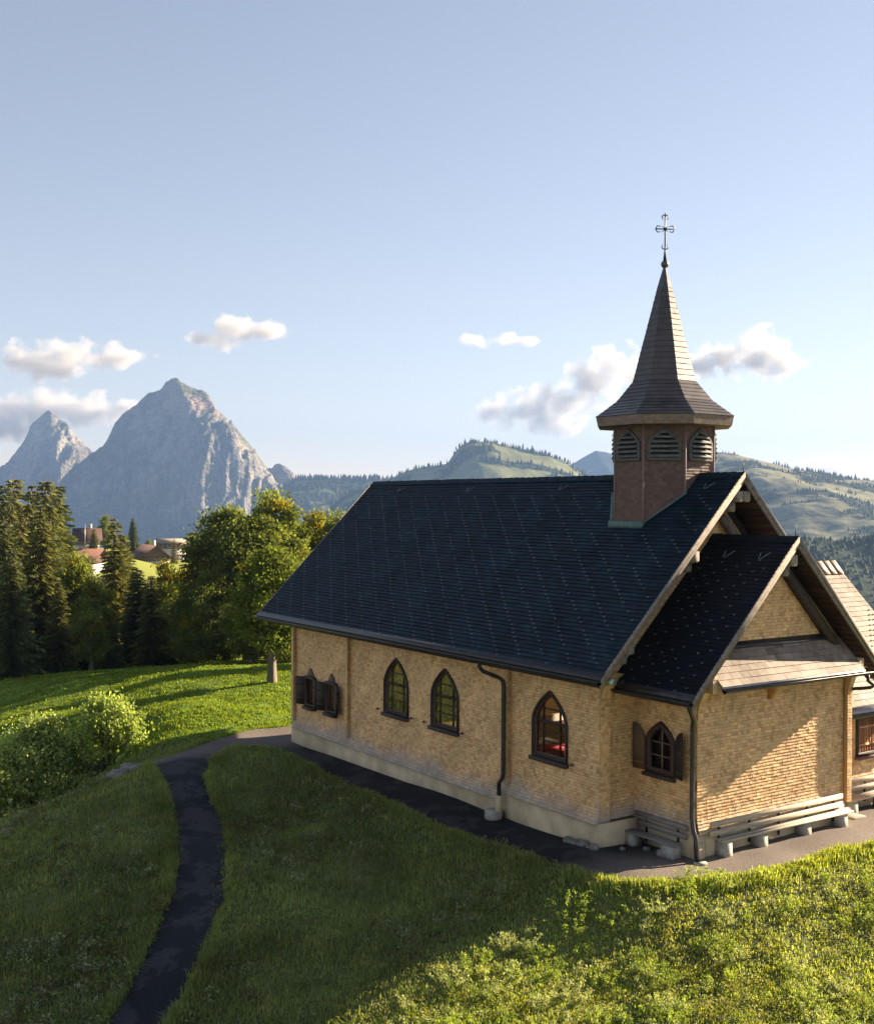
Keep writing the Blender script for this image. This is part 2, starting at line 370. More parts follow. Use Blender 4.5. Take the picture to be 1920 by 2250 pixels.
TREES= [('spruce', -102.3, 11.0, -13.02, 24.5), ('spruce', -96.7, 8.5, -12.27, 23.0), ('spruce', -99.9, 12.2, -12.66, 23.4), ('spruce', -93.8, 11.9, -11.72, 22.9), ('spruce', -97.4, 14.0, -12.24, 23.0), ('spruce', -71.1, 3.7, -7.04, 14.6), ('spruce', -66.9, 4.1, -5.8, 14.2), ('spruce', -65.6, 1.0, -5.56, 13.2), ('ash', -68.1, 7.2, -6.05, 10.7), ('spruce', -72.9, 11.8, -7.31, 15.0), ('spruce', -76.5, 13.7, -8.28, 14.5), ('spruce', -355.2, 113.4, -8.73, 12.5), ('ash', -353.3, 103.4, -7.3, 12.0), ('spruce', -294.5, 73.6, -10.53, 12.5), ('spruce', -297.3, 81.6, -9.97, 11.5), ('larch', -322.5, 115.2, -10.72, 8.5), ('ash', -381.6, 128.7, -9.73, 5.4), ('spruce', -65.7, 11.2, -5.25, 9.1), ('spruce', -66.9, 16.3, -5.49, 12.1), ('ash', -64.0, 12.9, -4.76, 9.0), ('spruce', -62.5, 11.2, -4.37, 7.8), ('beech', -58.5, 15.6, -3.43, 11.8), ('beech', -65.6, 17.0, -5.1, 11.5), ('ash', -55.3, 17.8, -2.87, 12.4), ('beech', -54.2, 15.4, -2.67, 10.4), ('ash', -57.3, 22.6, -3.29, 11.4), ('ash', -54.6, 23.3, -2.9, 10.9), ('beech', -49.2, 16.5, -2.05, 8.6), ('maple', -33.3, 7.0, -0.73, 7.3), ('beech', -46.9, 12.3, -1.68, 6.0), ('spruce', -63.5, 8.2, -4.66, 5.9), ('spruce', -85.4, 4.4, -10.23, 19.8), ('spruce', -62.7, 4.2, -4.41, 7.6), ('beech', -53.4, 12.4, -2.49, 6.5), ('beech', -56.0, 11.5, -2.89, 5.4), ('spruce', -61.6, 0.6, -4.09, 9.7), ('beech', -44.4, 12.9, -1.43, 5.4), ('spruce', -79.1, 4.8, -8.93, 17.3), ('spruce', -82.6, 7.3, -9.68, 18.6), ('spruce', -84.0, 9.6, -10.0, 17.3), ('ash', -60.1, 5.8, -3.65, 6.9)]
SIL_GREAT = [(-1865,-123),(-1775,47),(-1685,161),(-1583,238),(-1527,275),(-1500,325),(-1477,377),(-1448,411),(-1392,452),(-1324,513),(-1268,532),(-1245,566),(-1222,579),(-1200,584),(-1177,571),(-1132,544),(-1071,526),(-1053,515),(-1041,481),(-1007,436),(-939,380),(-893,323),(-848,267),(-814,222),(-780,175),(-764,170),(-746,188),(-723,195),(-689,177),(-632,126),(-553,87),(-417,32),(-190,-35)]
SIL_SMALL = [(-2623,50),(-2467,143),(-2310,193),(-2271,222),(-2206,301),(-2167,366),(-2149,418),(-2102,458),(-2070,489),(-2050,500),(-2029,484),(-1997,450),(-1958,432),(-1932,393),(-1879,336),(-1827,284),(-1762,224),(-1630,81),(-1447,-100)]
SIL_SADDLE = [(-774,-70),(-659,26),(-602,75),(-545,104),(-468,108),(-372,108),(-315,105),(-238,109),(-181,96),(30,49),(222,12)]
SIL_KNOLL = [(-382,-39),(-289,40),(-171,82),(-85,120),(32,139),(55,175),(79,199),(102,210),(165,212),(196,202),(275,187),(353,169),(416,142),(463,107),(542,68),(699,14)]
SIL_BLUE = [(554,113),(695,199),(765,242),(850,293),(906,324),(977,311),(1034,294),(1176,272),(1459,189),(1743,105)]
SIL_RIGHT = [(452,52),(530,98),(608,131),(673,147),(732,152),(777,147),(843,132),(934,111),(1000,99),(1065,89),(1154,72),(1261,56),(1392,43),(1719,6)]
SIL_SPUR = [(236,-52),(321,-40),(383,-31),(417,-24),(462,-25),(501,-23),(575,-22),(689,-32)]
TREE_LABELS = [
 ('tall spruce in the back row, second of its group from the left edge', 'tall spruces in the back row'),
 ('tall spruce in the back row at the left edge of the picture', 'tall spruces in the back row'),
 ('tall spruce in the middle of the back row of spruces', 'tall spruces in the back row'),
 ('tallest spruce of the back row, with a spiky pointed top', 'tall spruces in the back row'),
 ('rightmost spruce of the tall back row, against the blue mountain', 'tall spruces in the back row'),
 ('sunlit spruce in front of the tall back row, nearer the left edge', 'spruces in the front row'),
 ('sunlit spruce in front of the tall back row, just left of the light green tree', 'spruces in the front row'),
 ('dark spruce cut by the left edge, in front of the tall row', 'spruces in the front row'),
 ('light green broadleaf tree standing between the spruces', 'broadleaf trees along the meadow'),
 ('tall slender spruce standing alone in front of the far houses', 'spruces in the front row'),
 ('spruce just behind the tall slender lone spruce', 'spruces in the front row'),
 ('narrow dark spruce beside the far houses, against the mountain', 'trees round the far houses'),
 ('round leafy tree on the skyline left of the narrow dark spruce', 'trees round the far houses'),
 ('small spruce in front of the left end of the chalet roof', 'trees round the far houses'),
 ('small spruce in front of the right end of the chalet roof', 'trees round the far houses'),
 ('yellow-brown larch at the right end of the far houses', 'trees round the far houses'),
 ('tiny tree behind the roof of the slanting house', 'trees round the far houses'),
 ('dark spruce in the shade below the slanting roofed house', 'spruces in the front row'),
 ('spruce rising behind the dark leafy trees, left of the big green crowns', 'spruces in the front row'),
 ('dark leafy tree right below the slanting roofed house', 'broadleaf trees along the meadow'),
 ('low dark spruce in the deep shade of the wood', 'spruces in the front row'),
 ('big dark green tree left of the tallest leafy crown', 'broadleaf trees along the meadow'),
 ('dark leafy tree behind the big green crowns, next to the spruce', 'broadleaf trees along the meadow'),
 ('tallest leafy tree, with a thin airy top against the mountain foot', 'broadleaf trees along the meadow'),
 ('leafy tree with a full crown just below the tallest airy top', 'broadleaf trees along the meadow'),
 ('yellowing tree partly hidden by the chapel roof', 'broadleaf trees along the meadow'),
 ('small yellowing crown peeping over the chapel roof edge', 'broadleaf trees along the meadow'),
 ('bushy green tree between the maple and the yellowing tree', 'broadleaf trees along the meadow'),
 ('maple with a bare grey trunk on the meadow beside the chapel wall', 'broadleaf trees along the meadow'),
 ('low leafy tree left of the maple trunk', 'broadleaf trees along the meadow'),
 ('short spruce in the shade under the tall slender spruce', 'spruces in the front row'),
 ('tall spruce cut off by the left edge of the picture', 'tall spruces in the back row'),
 ('low spruce in the dark foot of the wood below the light green tree', 'spruces in the front row'),
 ('low dark leafy tree in the middle of the wood edge', 'broadleaf trees along the meadow'),
 ('low dark leafy tree beside the spruces at the wood edge', 'broadleaf trees along the meadow'),
 ('spruce filling the front of the wood at the left', 'spruces in the front row'),
 ('low leafy tree directly behind the maple trunk', 'broadleaf trees along the meadow'),
 ('middle height spruce between the tall back row and the left edge', 'spruces in the middle row'),
 ('middle height spruce filling the gap in the centre of the tall back row', 'spruces in the middle row'),
 ('middle height spruce at the right flank of the tall back row', 'spruces in the middle row'),
 ('low light leafy tree at the foot of the light green tree between the spruces', 'broadleaf trees along the meadow'),
]

_A = np.array(CTRL)
def _tps(A, lam=0.02):
    n = len(A); X = A[:, :2]
    r = np.hypot(X[:, None, 0] - X[None, :, 0], X[:, None, 1] - X[None, :, 1])
    K = np.where(r > 0, r * r * np.log(np.maximum(r, 1e-9)), 0) + lam * np.eye(n)
    Q = np.c_[np.ones(n), X]; M = np.zeros((n + 3, n + 3)); M[:n, :n] = K; M[:n, n:] = Q; M[n:, :n] = Q.T
    return np.linalg.solve(M, np.r_[A[:, 2], 0, 0, 0]), X
_S, _X = _tps(_A)
def ground_z(x, y):
    """smooth height of the hill"""
    x = np.asarray(x, float); y = np.asarray(y, float); sh = x.shape
    x = x.ravel(); y = y.ravel(); z = np.zeros(len(x)); n = len(_X)
    for i in range(0, len(x), 20000):
        a = x[i:i + 20000, None] - _X[None, :, 0]; b = y[i:i + 20000, None] - _X[None, :, 1]
        r2 = a * a + b * b
        z[i:i + 20000] = (0.5 * r2 * np.log(np.maximum(r2, 1e-12))) @ _S[:n] + _S[n] + _S[n + 1] * x[i:i + 20000] + _S[n + 2] * y[i:i + 20000]
    R = np.hypot(x - CAM[0], y - CAM[1])
    w = smooth01((R - 430) / 900)
    z = np.clip(z, -60, 6) * (1 - w) + (-250) * w
    return z.reshape(sh)

def widen(line, side, w):
    L_ = np.array(line); t = np.gradient(L_, axis=0); t /= np.hypot(t[:, 0], t[:, 1])[:, None]
    return [tuple(p) for p in L_ + np.stack([-t[:, 1], t[:, 0]], -1) * side * w]
LEFT = widen(LEFT, -1, 0.14); RIGHT = RIGHT[:2] + widen(RIGHT, 1, 0.14)[2:]
PATH = ([(-17.0, 9.0), (-19.6, 4.0)] + UP + LEFT + [(-0.2, -13.9), (0.6, -13.1)] + RIGHT[::-1] + INNER + EDGE + [(3.9, 9.5), (3.9, 11.5), (-5.0, 10.5)])
FOOT = [(-2.0, 9.0), (-2.0, 9.0)]

def axis(a, b, step, lo, hi, grow=1.13):
    c = list(np.arange(a, b + 1e-6, step)); s = step; p = a
    while p > lo: s *= grow; p -= s; c.insert(0, p)
    s = step; p = c[-1]
    while p < hi: s *= grow; p += s; c.append(p)
    return np.array(c)
gx = axis(-40, 10, 0.26, -7500, 7500, 1.10)
gy = axis(-16, 20, 0.26, -7500, 7500, 1.10)
GX, GY = np.meshgrid(gx, gy, indexing='ij')
GZ = ground_z(GX, GY)
dist = np.hypot(GX - CAM[0], GY - CAM[1])
onpath = inside(GX, GY, PATH)
rough_amp = np.where(dist < 120, 0.10, 0.5)
rise = fbm(GX * 0.9, GY * 0.9, 5, 4) * 0.10 + fbm(GX * 0.25, GY * 0.25, 8, 3) * 0.16
flat = smooth01((np.hypot(GX + 8, (GY - 4) * 1.6) - 9) / 4) * (dist < 300)
GZ = GZ + np.where(onpath, -0.05, rise * flat * smooth01((-GX + 30) / 10))
nx, ny = GX.shape
idx = np.arange(nx * ny).reshape(nx, ny)
quads = np.stack([idx[:-1, :-1], idx[1:, :-1], idx[1:, 1:], idx[:-1, 1:]], -1).reshape(-1, 4)
def meadow_mask(x, y):
    """1 on the mown meadow behind the bush, 0 on the rough bank"""
    d = (x - CAM[0]) * FWD[0] + (y - CAM[1]) * FWD[1]
    return smooth01((d - 42.0) / 2.5)
n1 = fbm(GX * 0.35, GY * 0.35, 31, 5)[..., None]
n2 = fbm(GX * 1.7, GY * 1.7, 37, 4)[..., None]
bank = np.array([0.10, 0.115, 0.04]) * (1 + 0.5 * n1) + np.array([0.03, 0.015, 0.006]) * np.clip(n2, 0, 1)
mead = np.array([0.105, 0.165, 0.022]) * (1 + 0.35 * n1 + 0.25 * n2)
fieldc = np.array([0.20, 0.22, 0.045]) * (1 + 0.3 * n1)
farc = np.array([0.035, 0.05, 0.03]) * (1 + 0.4 * fbm(GX * 0.01, GY * 0.01, 3, 4)[..., None])
mm = meadow_mask(GX, GY)[..., None]
gcol = bank * (1 - mm) + mead * mm
w1 = smooth01((dist - 125) / 30)[..., None]; gcol = gcol * (1 - w1) + fieldc * w1
w2 = smooth01((dist - 470) / 120)[..., None]; gcol = gcol * (1 - w2) + farc * w2
M_GROUND = surf('grassy_soil', None, 0.95, 0.1, 0.4, 7, bump=0.8, bscale=14, bdist=0.06)
ground = np_object('ground', np.stack([GX, GY, GZ], -1).reshape(-1, 3), [quads], M_GROUND, gcol.reshape(-1, 3), smooth=True)
setp(ground, 'grassy hilltop falling away from the chapel on every side', kind='structure')

# asphalt path: one conforming sheet
def poly_sheet(poly, step, jit=0.0):
    n = len(poly); bv = []
    for i in range(n):
        a = np.array(poly[i]); b = np.array(poly[(i + 1) % n]); k = max(1, int(np.hypot(*(b - a)) / step))
        for j in range(k): bv.append(a + (b - a) * j / k)
    bv = np.array(bv)
    if jit: bv = bv + np.stack([vnoise(bv[:, 0] * 2.3, bv[:, 1] * 2.3, 3), vnoise(bv[:, 0] * 2.1, bv[:, 1] * 2.7, 4)], -1) * jit
    x0, y0 = bv.min(0); x1, y1 = bv.max(0)
    X, Y = np.meshgrid(np.arange(x0, x1, step), np.arange(y0, y1, step)); X = X.ravel(); Y = Y.ravel()
    bl = [tuple(p) for p in bv]
    ok = inside(X, Y, bl)
    X = X[ok]; Y = Y[ok]
    dmin = np.full(len(X), 9.0)
    for p in bv: dmin = np.minimum(dmin, np.hypot(X - p[0], Y - p[1]))
    X = X[dmin > step * 0.6]; Y = Y[dmin > step * 0.6]
    pts = [Vector(p) for p in bl] + [Vector((x, y)) for x, y in zip(X, Y)]
    nb = len(bl)
    r = geometry.delaunay_2d_cdt(pts, [(i, (i + 1) % nb) for i in range(nb)], [], 0, 1e-5)
    v = np.array([(p.x, p.y) for p in r[0]]); f = np.array([t for t in r[2] if len(t) == 3])
    c = v[f].mean(1); f = f[inside(c[:, 0], c[:, 1], bl)]
    return v, f
pv, pf = poly_sheet(PATH, 0.42, 0.10)
M_ASPH = None
def asphalt():
    m, nt, N, L, P = mat_new('asphalt')
    P.inputs['Roughness'].default_value = 0.85; P.inputs['Specular IOR Level'].default_value = 0.25
    at = N.new('ShaderNodeAttribute'); at.attribute_name = 'tint'
    tc = N.new('ShaderNodeTexCoord')
    na = N.new('ShaderNodeTexNoise'); na.inputs['Scale'].default_value = 0.8; na.inputs['Detail'].default_value = 9; na.inputs['Roughness'].default_value = 0.62
    L.new(tc.outputs['Object'], na.inputs['Vector'])
    cr = N.new('ShaderNodeValToRGB'); e = cr.color_ramp.elements
    e[0].position = 0.50; e[0].color = (0.010, 0.010, 0.013, 1); e[1].position = 0.545; e[1].color = (0.033, 0.031, 0.033, 1)
    L.new(na.outputs['Fac'], cr.inputs[0])
    nf = N.new('ShaderNodeTexNoise'); nf.inputs['Scale'].default_value = 30; nf.inputs['Detail'].default_value = 6
    L.new(tc.outputs['Object'], nf.inputs['Vector'])
    rg = N.new('ShaderNodeMapRange'); rg.inputs['From Min'].default_value = 0.3; rg.inputs['From Max'].default_value = 0.7; rg.inputs['To Min'].default_value = 0.55; rg.inputs['To Max'].default_value = 1.45
    L.new(nf.outputs['Fac'], rg.inputs['Value'])
    mm_ = N.new('ShaderNodeMix'); mm_.data_type = 'RGBA'; mm_.inputs[7].default_value = (0.165, 0.135, 0.112, 1)
    L.new(at.outputs['Fac'], mm_.inputs[0]); L.new(cr.outputs[0], mm_.inputs[6])
    vm = N.new('ShaderNodeVectorMath'); vm.operation = 'SCALE'
    L.new(mm_.outputs[2], vm.inputs[0]); L.new(rg.outputs[0], vm.inputs['Scale']); L.new(vm.outputs[0], P.inputs['Base Color'])
    bp = N.new('ShaderNodeBump'); bp.inputs['Strength'].default_value = 0.5; bp.inputs['Distance'].default_value = 0.01
    L.new(nf.outputs['Fac'], bp.inputs['Height']); L.new(bp.outputs[0], P.inputs['Normal'])
    return m
M_ASPH = asphalt()
pz = ground_z(pv[:, 0], pv[:, 1]) + 0.02
# asphalt painted paler where sun falls, by the annex and far end, darker patching on the footpath
sunlit_pale = smooth01((pv[:, 0] - 0.2) / 2.0)
far_end = smooth01((-15.5 - pv[:, 0]) / 2.0)
ptint = np.repeat(np.clip(np.maximum(sunlit_pale, 0.8 * far_end) * (0.9 + 0.25 * vnoise(pv[:, 0] * 1.1, pv[:, 1] * 1.1, 5)), 0, 1)[:, None], 3, 1)
path = np_object('path', np.c_[pv, pz], [pf], M_ASPH, ptint, smooth=True)
setp(path, 'asphalt path round the chapel and down the grassy bank', kind='structure')

def path_height(x, y):
    return float(ground_z(np.array([x]), np.array([y]))[0]) + 0.02

# ------------------------------------------------------------------ chapel
rng = random.Random(11)
# sizes (metres): long wall on y=0 from x=-17.08 to 0, ridge above y=4.328, annex front on x=2.077
XL = -17.08; YC = 4.328; EY = -0.904; EZ = 4.569; RZ = 9.79; XG = 1.024; XF = -18.49
BX = 2.077; AY = 1.373; AY2 = 2 * YC - AY; AEY = 0.431; AEZ = 4.185; ARZ = 8.068; AXG = 2.826
SM = (RZ - EZ) / (YC - EY); SA = (ARZ - AEZ) / (YC - AEY)
chapel = thing('chapel', 'shingled chapel with dark tiled roof, front annex and pointed bell tower', 'chapel', (-8.0, 4.3, 0.0))

def courses(mb, O, U, V, N, span, v0, v1, rowh, wlo, whi, lift, colf, holes=None, off=None, r=rng, ragged=0.0, stagger=None, gap=0.0, butt_shade=0.0):
    O = Vector(O); U = Vector(U); V = Vector(V); N = Vector(N)
    off = off or (lambda v: 0.0)
    def P(u, v, h): return O + U * u + V * v + N * (off(v) + h)
    v = v0; row = 0
    while v < v1 - 1e-4:
        vt = min(v + rowh, v1); vm = (v + vt) / 2
        l0, r0 = span(v); l1, r1 = span(vt - 1e-4)
        segs = [(l0, r0)]
        if holes:
            for (ha, hb) in holes(vm):
                ns = []
                for a, b in segs:
                    if hb <= a or ha >= b: ns.append((a, b)); continue
                    if ha > a: ns.append((a, ha))
                    if hb < b: ns.append((hb, b))
                segs = ns
        for (a, b) in segs:
            if b - a < 0.004: continue
            cuts = [a]
            if stagger is not None:
                k = math.ceil((a - stagger * row * wlo) / wlo + 0.05)
                while True:
                    c = (k + stagger * row) * wlo
                    if c >= b - 0.02: break
                    cuts.append(c); k += 1
            else:
                c = a + r.uniform(0.2, 1) * whi
                while c < b - 0.03:
                    cuts.append(c); c += r.uniform(wlo, whi)
            cuts.append(b)
            for c0, c1 in zip(cuts[:-1], cuts[1:]):
                t0 = l1 if c0 == l0 else min(max(c0, l1), r1); t1 = r1 if c1 == r0 else min(max(c1, l1), r1)
                h = lift * r.uniform(0.75, 1.2); vb = v - (r.uniform(0, ragged) if ragged else 0)
                col = colf((c0 + c1) / 2, vm, r)
                g = gap if (c1 - c0) > 4 * gap else 0
                A = P(c0 + g, vb, h); B = P(c1 - g, vb, h)
                T1 = P(t1 - (g if t1 > t0 else 0), vt, 0.12 * lift); T0 = P(t0 + (g if t1 > t0 else 0), vt, 0.12 * lift)
                if butt_shade:
                    bb = butt_shade * r.uniform(0.6, 1.3)
                    A1 = A.lerp(T0, bb); B1 = B.lerp(T1, bb); dk = r.uniform(0.52, 0.80)  # darker strip along the butt paints the shadow line between courses
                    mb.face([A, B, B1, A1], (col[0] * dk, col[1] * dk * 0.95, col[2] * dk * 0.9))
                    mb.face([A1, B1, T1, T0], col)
                else:
                    mb.face([A, B, T1, T0], col)
                edge = tuple(q * 0.5 for q in col)  # bottom face darkened too, standing in for row shadow
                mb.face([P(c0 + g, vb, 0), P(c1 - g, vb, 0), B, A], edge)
                if g:
                    mb.face([P(c1 - g, vb, 0), P(t1 - g, vt, 0), P(t1 - g, vt, 0.12 * lift), B], col)
                    mb.face([P(t0 + g, vt, 0), P(c0 + g, vb, 0), A, P(t0 + g, vt, 0.12 * lift)], col)
        v = vt; row += 1

def shingle_col(zfun, warm=1.0):
    def f(u, v, r):
        k = r.random()
        b = (0.73 * warm, 0.455 * warm, 0.205 * warm)
        if k < 0.15: b = (0.58 * warm, 0.335 * warm, 0.14 * warm)
        elif k < 0.30: b = (0.76 * warm, 0.49 * warm, 0.235 * warm)
        elif k < 0.40: b = (0.64 * warm, 0.34 * warm, 0.14 * warm)
        s = r.uniform(0.86, 1.10) * (1 + 0.07 * math.sin(u * 2.1 + 1.3 * math.sin(v * 3.0)) + 0.05 * math.sin(u * 5.3 - v * 4.1))
        g = zfun(u, v)                                 # weathered grey lower courses
        g = min(1, max(0, g + r.uniform(-0.18, 0.18)))
        w = (0.40, 0.335, 0.285)
        return tuple((b[i] * (1 - g) + w[i] * g) * s for i in range(3))
    return f

# windows in the long wall: centre x, half width, sill, spring, apex
LW = [(-9.80, 0.70, 1.97, 2.92, 3.76), (-6.985, 0.70, 1.97, 2.92, 3.76), (-1.965, 0.70, 1.97, 2.92, 3.76)]
SW = [(-15.73, 0.36, 1.34, 2.39), (-14.13, 0.36, 1.34, 2.39)]
def arch_half(z, w):
    cx, hw, zb, zs, za = w
    if z < zb or z > za: return 0
    if z <= zs: return hw
    q = (z - zs) / (za - zs)
    return hw * max(0.0, 1 - q ** 1.75) ** 0.92
def arch_profile(w, grow=0.0, n=9):
    cx, hw, zb, zs, za = w
    hw += grow; za += grow * 1.25; zb -= grow
    pts = [(cx - hw, zb), (cx + hw, zb), (cx + hw, zs)]
    for k in range(1, n):
        q = k / n; q = 1 - (1 - q) ** 1.35
        pts.append((cx + hw * max(0, 1 - q ** 1.75) ** 0.92, zs + (za - zs) * q))
    pts.append((cx, za))
    return pts + [(2 * cx - x, z) for x, z in reversed(pts[2:-1])]

def long_holes(z):
    o = [(w[0] - arch_half(z, w), w[0] + arch_half(z, w)) for w in LW if arch_half(z, w) > 0]
    o += [(c - h, c + h) for c, h, a, b in SW if a < z < b]
    return o

def wall_back(outline, holes, plane):
    """flat wall sheet with real openings; plane maps (u, v) to a point"""
    pts = []; edges = []
    for loop in [outline] + holes:
        i = len(pts); n = len(loop)
        pts += [Vector(p) for p in loop]; edges += [(i + k, i + (k + 1) % n) for k in range(n)]
    r = geometry.delaunay_2d_cdt(pts, edges, [], 0, 1e-6)
    mb = MB()
    for t in r[2]:
        c = sum((r[0][k] for k in t), Vector((0, 0))) / len(t)
        cx = np.array([c.x]); cy = np.array([c.y])
        if not inside(cx, cy, outline)[0] or any(inside(cx, cy, h)[0] for h in holes): continue
        mb.face([plane(r[0][k].x, r[0][k].y) for k in t])
    return mb

# long wall
flare = lambda v: 0.13 * max(0.0, 1 - (v - 0.36) / 0.55) ** 2
wl = MB()
zbot = lambda u: 0.36 if u < -4.05 else 0.58
def grey_long(u, v):
    return max(0, 1 - (v - zbot(u)) / (0.62 + 0.18 * math.sin(u * 1.3) + 0.12 * math.sin(u * 3.1)))
cl = shingle_col(grey_long)
courses(wl, (0, 0, 0), (1, 0, 0), (0, 0, 1), (0, -1, 0), lambda v: (XL, -4.05), 0.36, 4.95, 0.082, 0.085, 0.165, 0.019, cl, long_holes, flare, ragged=0.012, gap=0.002, butt_shade=0.15)
courses(wl, (0, 0, 0), (1, 0, 0), (0, 0, 1), (0, -1, 0), lambda v: (-4.05, 0.0), 0.60, 4.95, 0.082, 0.085, 0.165, 0.019, cl, long_holes, lambda v: 0.13 * max(0.0, 1 - (v - 0.60) / 0.55) ** 2, ragged=0.012, gap=0.002, butt_shade=0.15)
wl.face([(-4.05, 0.0, 0.36), (-4.05, -0.13, 0.36), (-4.05, -0.13, 0.6), (-4.05, 0.0, 0.6)], (0.3, 0.25, 0.2))
fp = [(0.0, 0.585)] + [(-0.13 * max(0.0, 1 - (z - 0.60) / 0.55) ** 2 - 0.008, z) for z in np.linspace(0.585, 1.15, 9)] + [(0.0, 1.15)]
wl.prism([(0.001, y, z) for y, z in fp], (0.02, 0, 0), (0.40, 0.33, 0.27))
fp = [(0.0, 0.35)] + [(-0.13 * max(0.0, 1 - (z - 0.36) / 0.55) ** 2 - 0.008, z) for z in np.linspace(0.35, 0.91, 9)] + [(0.0, 0.91)]
wl.prism([(XL - 0.021, y, z) for y, z in fp], (0.02, 0, 0), (0.40, 0.33, 0.27))
longwall = wl.build('shingle_wall', M_SHINGLE, chapel)
longwall['label'] = 'long side wall of pale shingles with three pointed windows'
sq = lambda c, h, a, b: [(c - h, a), (c + h, a), (c + h, b), (c - h, b)]
hole_loops = [arch_profile(w, -0.01) for w in LW] + [sq(*s) for s in SW]
wall_back([(XL, -0.2), (-0.01, -0.2), (-0.01, 4.97), (XL, 4.97)], hole_loops, lambda u, v: (u, 0.012, v)).build('wall_core', M_BACK, chapel)
wall_back([(XL, -0.2), (-0.14, -0.2), (-0.14, 4.97), (XL, 4.97)], hole_loops, lambda u, v: (u, 0.16, v)).build('interior_lining', M_LINING, chapel)
# pilaster strips of shingle on the long wall
for x0, x1 in ((-17.10, -16.93), (-12.98, -12.83), (-3.86, -3.68)):
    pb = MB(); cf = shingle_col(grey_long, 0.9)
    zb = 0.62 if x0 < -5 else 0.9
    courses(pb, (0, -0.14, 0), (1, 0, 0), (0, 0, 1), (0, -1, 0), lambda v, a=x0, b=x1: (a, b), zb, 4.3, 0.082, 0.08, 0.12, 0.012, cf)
    courses(pb, (x1, 0, 0), (0, 1, 0), (0, 0, 1), (1, 0, 0), lambda v: (-0.15, 0.0), zb, 4.3, 0.082, 0.08, 0.12, 0.010, shingle_col(grey_long, 0.7))  # side face tinted darker, its shade painted into the colour
    pb.box(x0, x1 - 0.002, -0.139, -0.002, zb, 4.3, (0.3, 0.2, 0.1))
    pb.build('pilaster', M_SHINGLE, chapel)
# far gable wall and rear wall (rear openings are added to let the sun in)
mb = MB(); mb.face([(XL, 0, -0.3), (XL, 2 * YC, -0.3), (XL, 2 * YC, 4.95), (XL, YC, 9.2), (XL, 0, 4.95)], (0.5, 0.33, 0.15))
mb.build('gable_wall', M_SHINGLE, chapel)
rear = [[(x + 1.05 * a, 1.5 + b * 1.45) for a, b in ((-1, 0), (1, 0), (1, 1.0), (0.55, 1.55), (0, 1.85), (-0.55, 1.55), (-1, 1.0))] for x in (-12.5, -9.8, -6.99, -3.9)]
mb = wall_back([(XL, -0.4), (-0.14, -0.4), (-0.14, 4.95), (XL, 4.95)], rear, lambda u, v: (u, 2 * YC, v)); mb.c = [(0.5, 0.33, 0.15)] * len(mb.f)
mb.build('rear_wall', M_SHINGLE, chapel)
mb = MB(); mb.face([(XL, 0.17, 0.5), (-0.15, 0.17, 0.5), (-0.15, 8.6, 0.5), (XL, 8.6, 0.5)]); mb.build('floor', M_FLOOR, chapel)
mb = MB(); mb.face([(XL, 0.17, 4.6), (-0.15, 0.17, 4.6), (-0.15, 8.6, 4.6), (XL, 8.6, 4.6)]); mb.build('ceiling', M_LINING, chapel)

# near gable wall (x = -0.13) with a buttress strip at its corner
gw = MB(); g0 = lambda u, v: max(0, 1 - (v - 0.65) / 0.5)
gable_span = lambda y0: (lambda v: (max(y0, YC - (9.15 - v) / SM), min(2 * YC, YC + (9.15 - v) / SM)) if v > 4.9 else (y0, 2 * YC))
courses(gw, (-0.13, 0, 0), (0, 1, 0), (0, 0, 1), (1, 0, 0), lambda v: (0.36, 1.6) if v < 4.9 else (YC - (9.3 - v) / SM, YC + (9.3 - v) / SM), 0.66, 9.2, 0.082, 0.085, 0.16, 0.013, shingle_col(g0, 0.92), None, lambda v: 0.10 * max(0.0, 1 - (v - 0.66) / 0.5) ** 2, ragged=0.012, butt_shade=0.15)
gw.face([(-0.14, 0.01, -0.2), (-0.14, 2 * YC, -0.2), (-0.14, 2 * YC, 4.95), (-0.14, YC, 9.25), (-0.14, 0.01, 4.95)], (0.3, 0.2, 0.1))
gw.build('gable_wall', M_SHINGLE, chapel)
bt = MB()
out = lambda v: 0.0 if v < 3.55 else 0.75 * (1 - math.sqrt(max(0, 1 - min(1, (v - 3.55) / 1.05) ** 2)))
courses(bt, (0, 0, 0), (0, 1, 0), (0, 0, 1), (1, 0, 0), lambda v: (0.0, 0.36), 0.60, 4.55, 0.082, 0.085, 0.15, 0.013, shingle_col(g0), None, out)
prof = [(-0.13, 0.6)] + [(-0.001 + out(z), z) for z in np.linspace(0.6, 4.55, 24)] + [(-0.13, 4.55)]
bt.prism([(x, 0.36, z) for x, z in prof], (0, -0.358, 0), (0.42, 0.26, 0.11))
bt.build('corner_buttress', M_SHINGLE, chapel)

# plinth
pl = MB()
for a, b, ta in ((XL - 0.02, -4.05, 0.36), (-4.049, 0.05, 0.59)):
    pl.box(a, b, -0.09, 0.3, -0.75, ta)
pl.box(0.051, 0.13, -0.088, AY, -0.6, 0.62); pl.box(XL - 0.1, XL - 0.02, -0.088, 2 * YC, -0.8, 0.36)
pl.box(0.131, BX + 0.04, AY - 0.06, AY + 0.3, -0.5, 0.62)
pl.box(BX - 0.2, BX + 0.05, AY + 0.301, AY2, -0.5, 0.60)
pl.box(BX - 0.02, BX + 0.10, AY - 0.10, AY + 0.2, -0.3, 0.40)
pl.build('plinth', M_PLASTER, chapel)

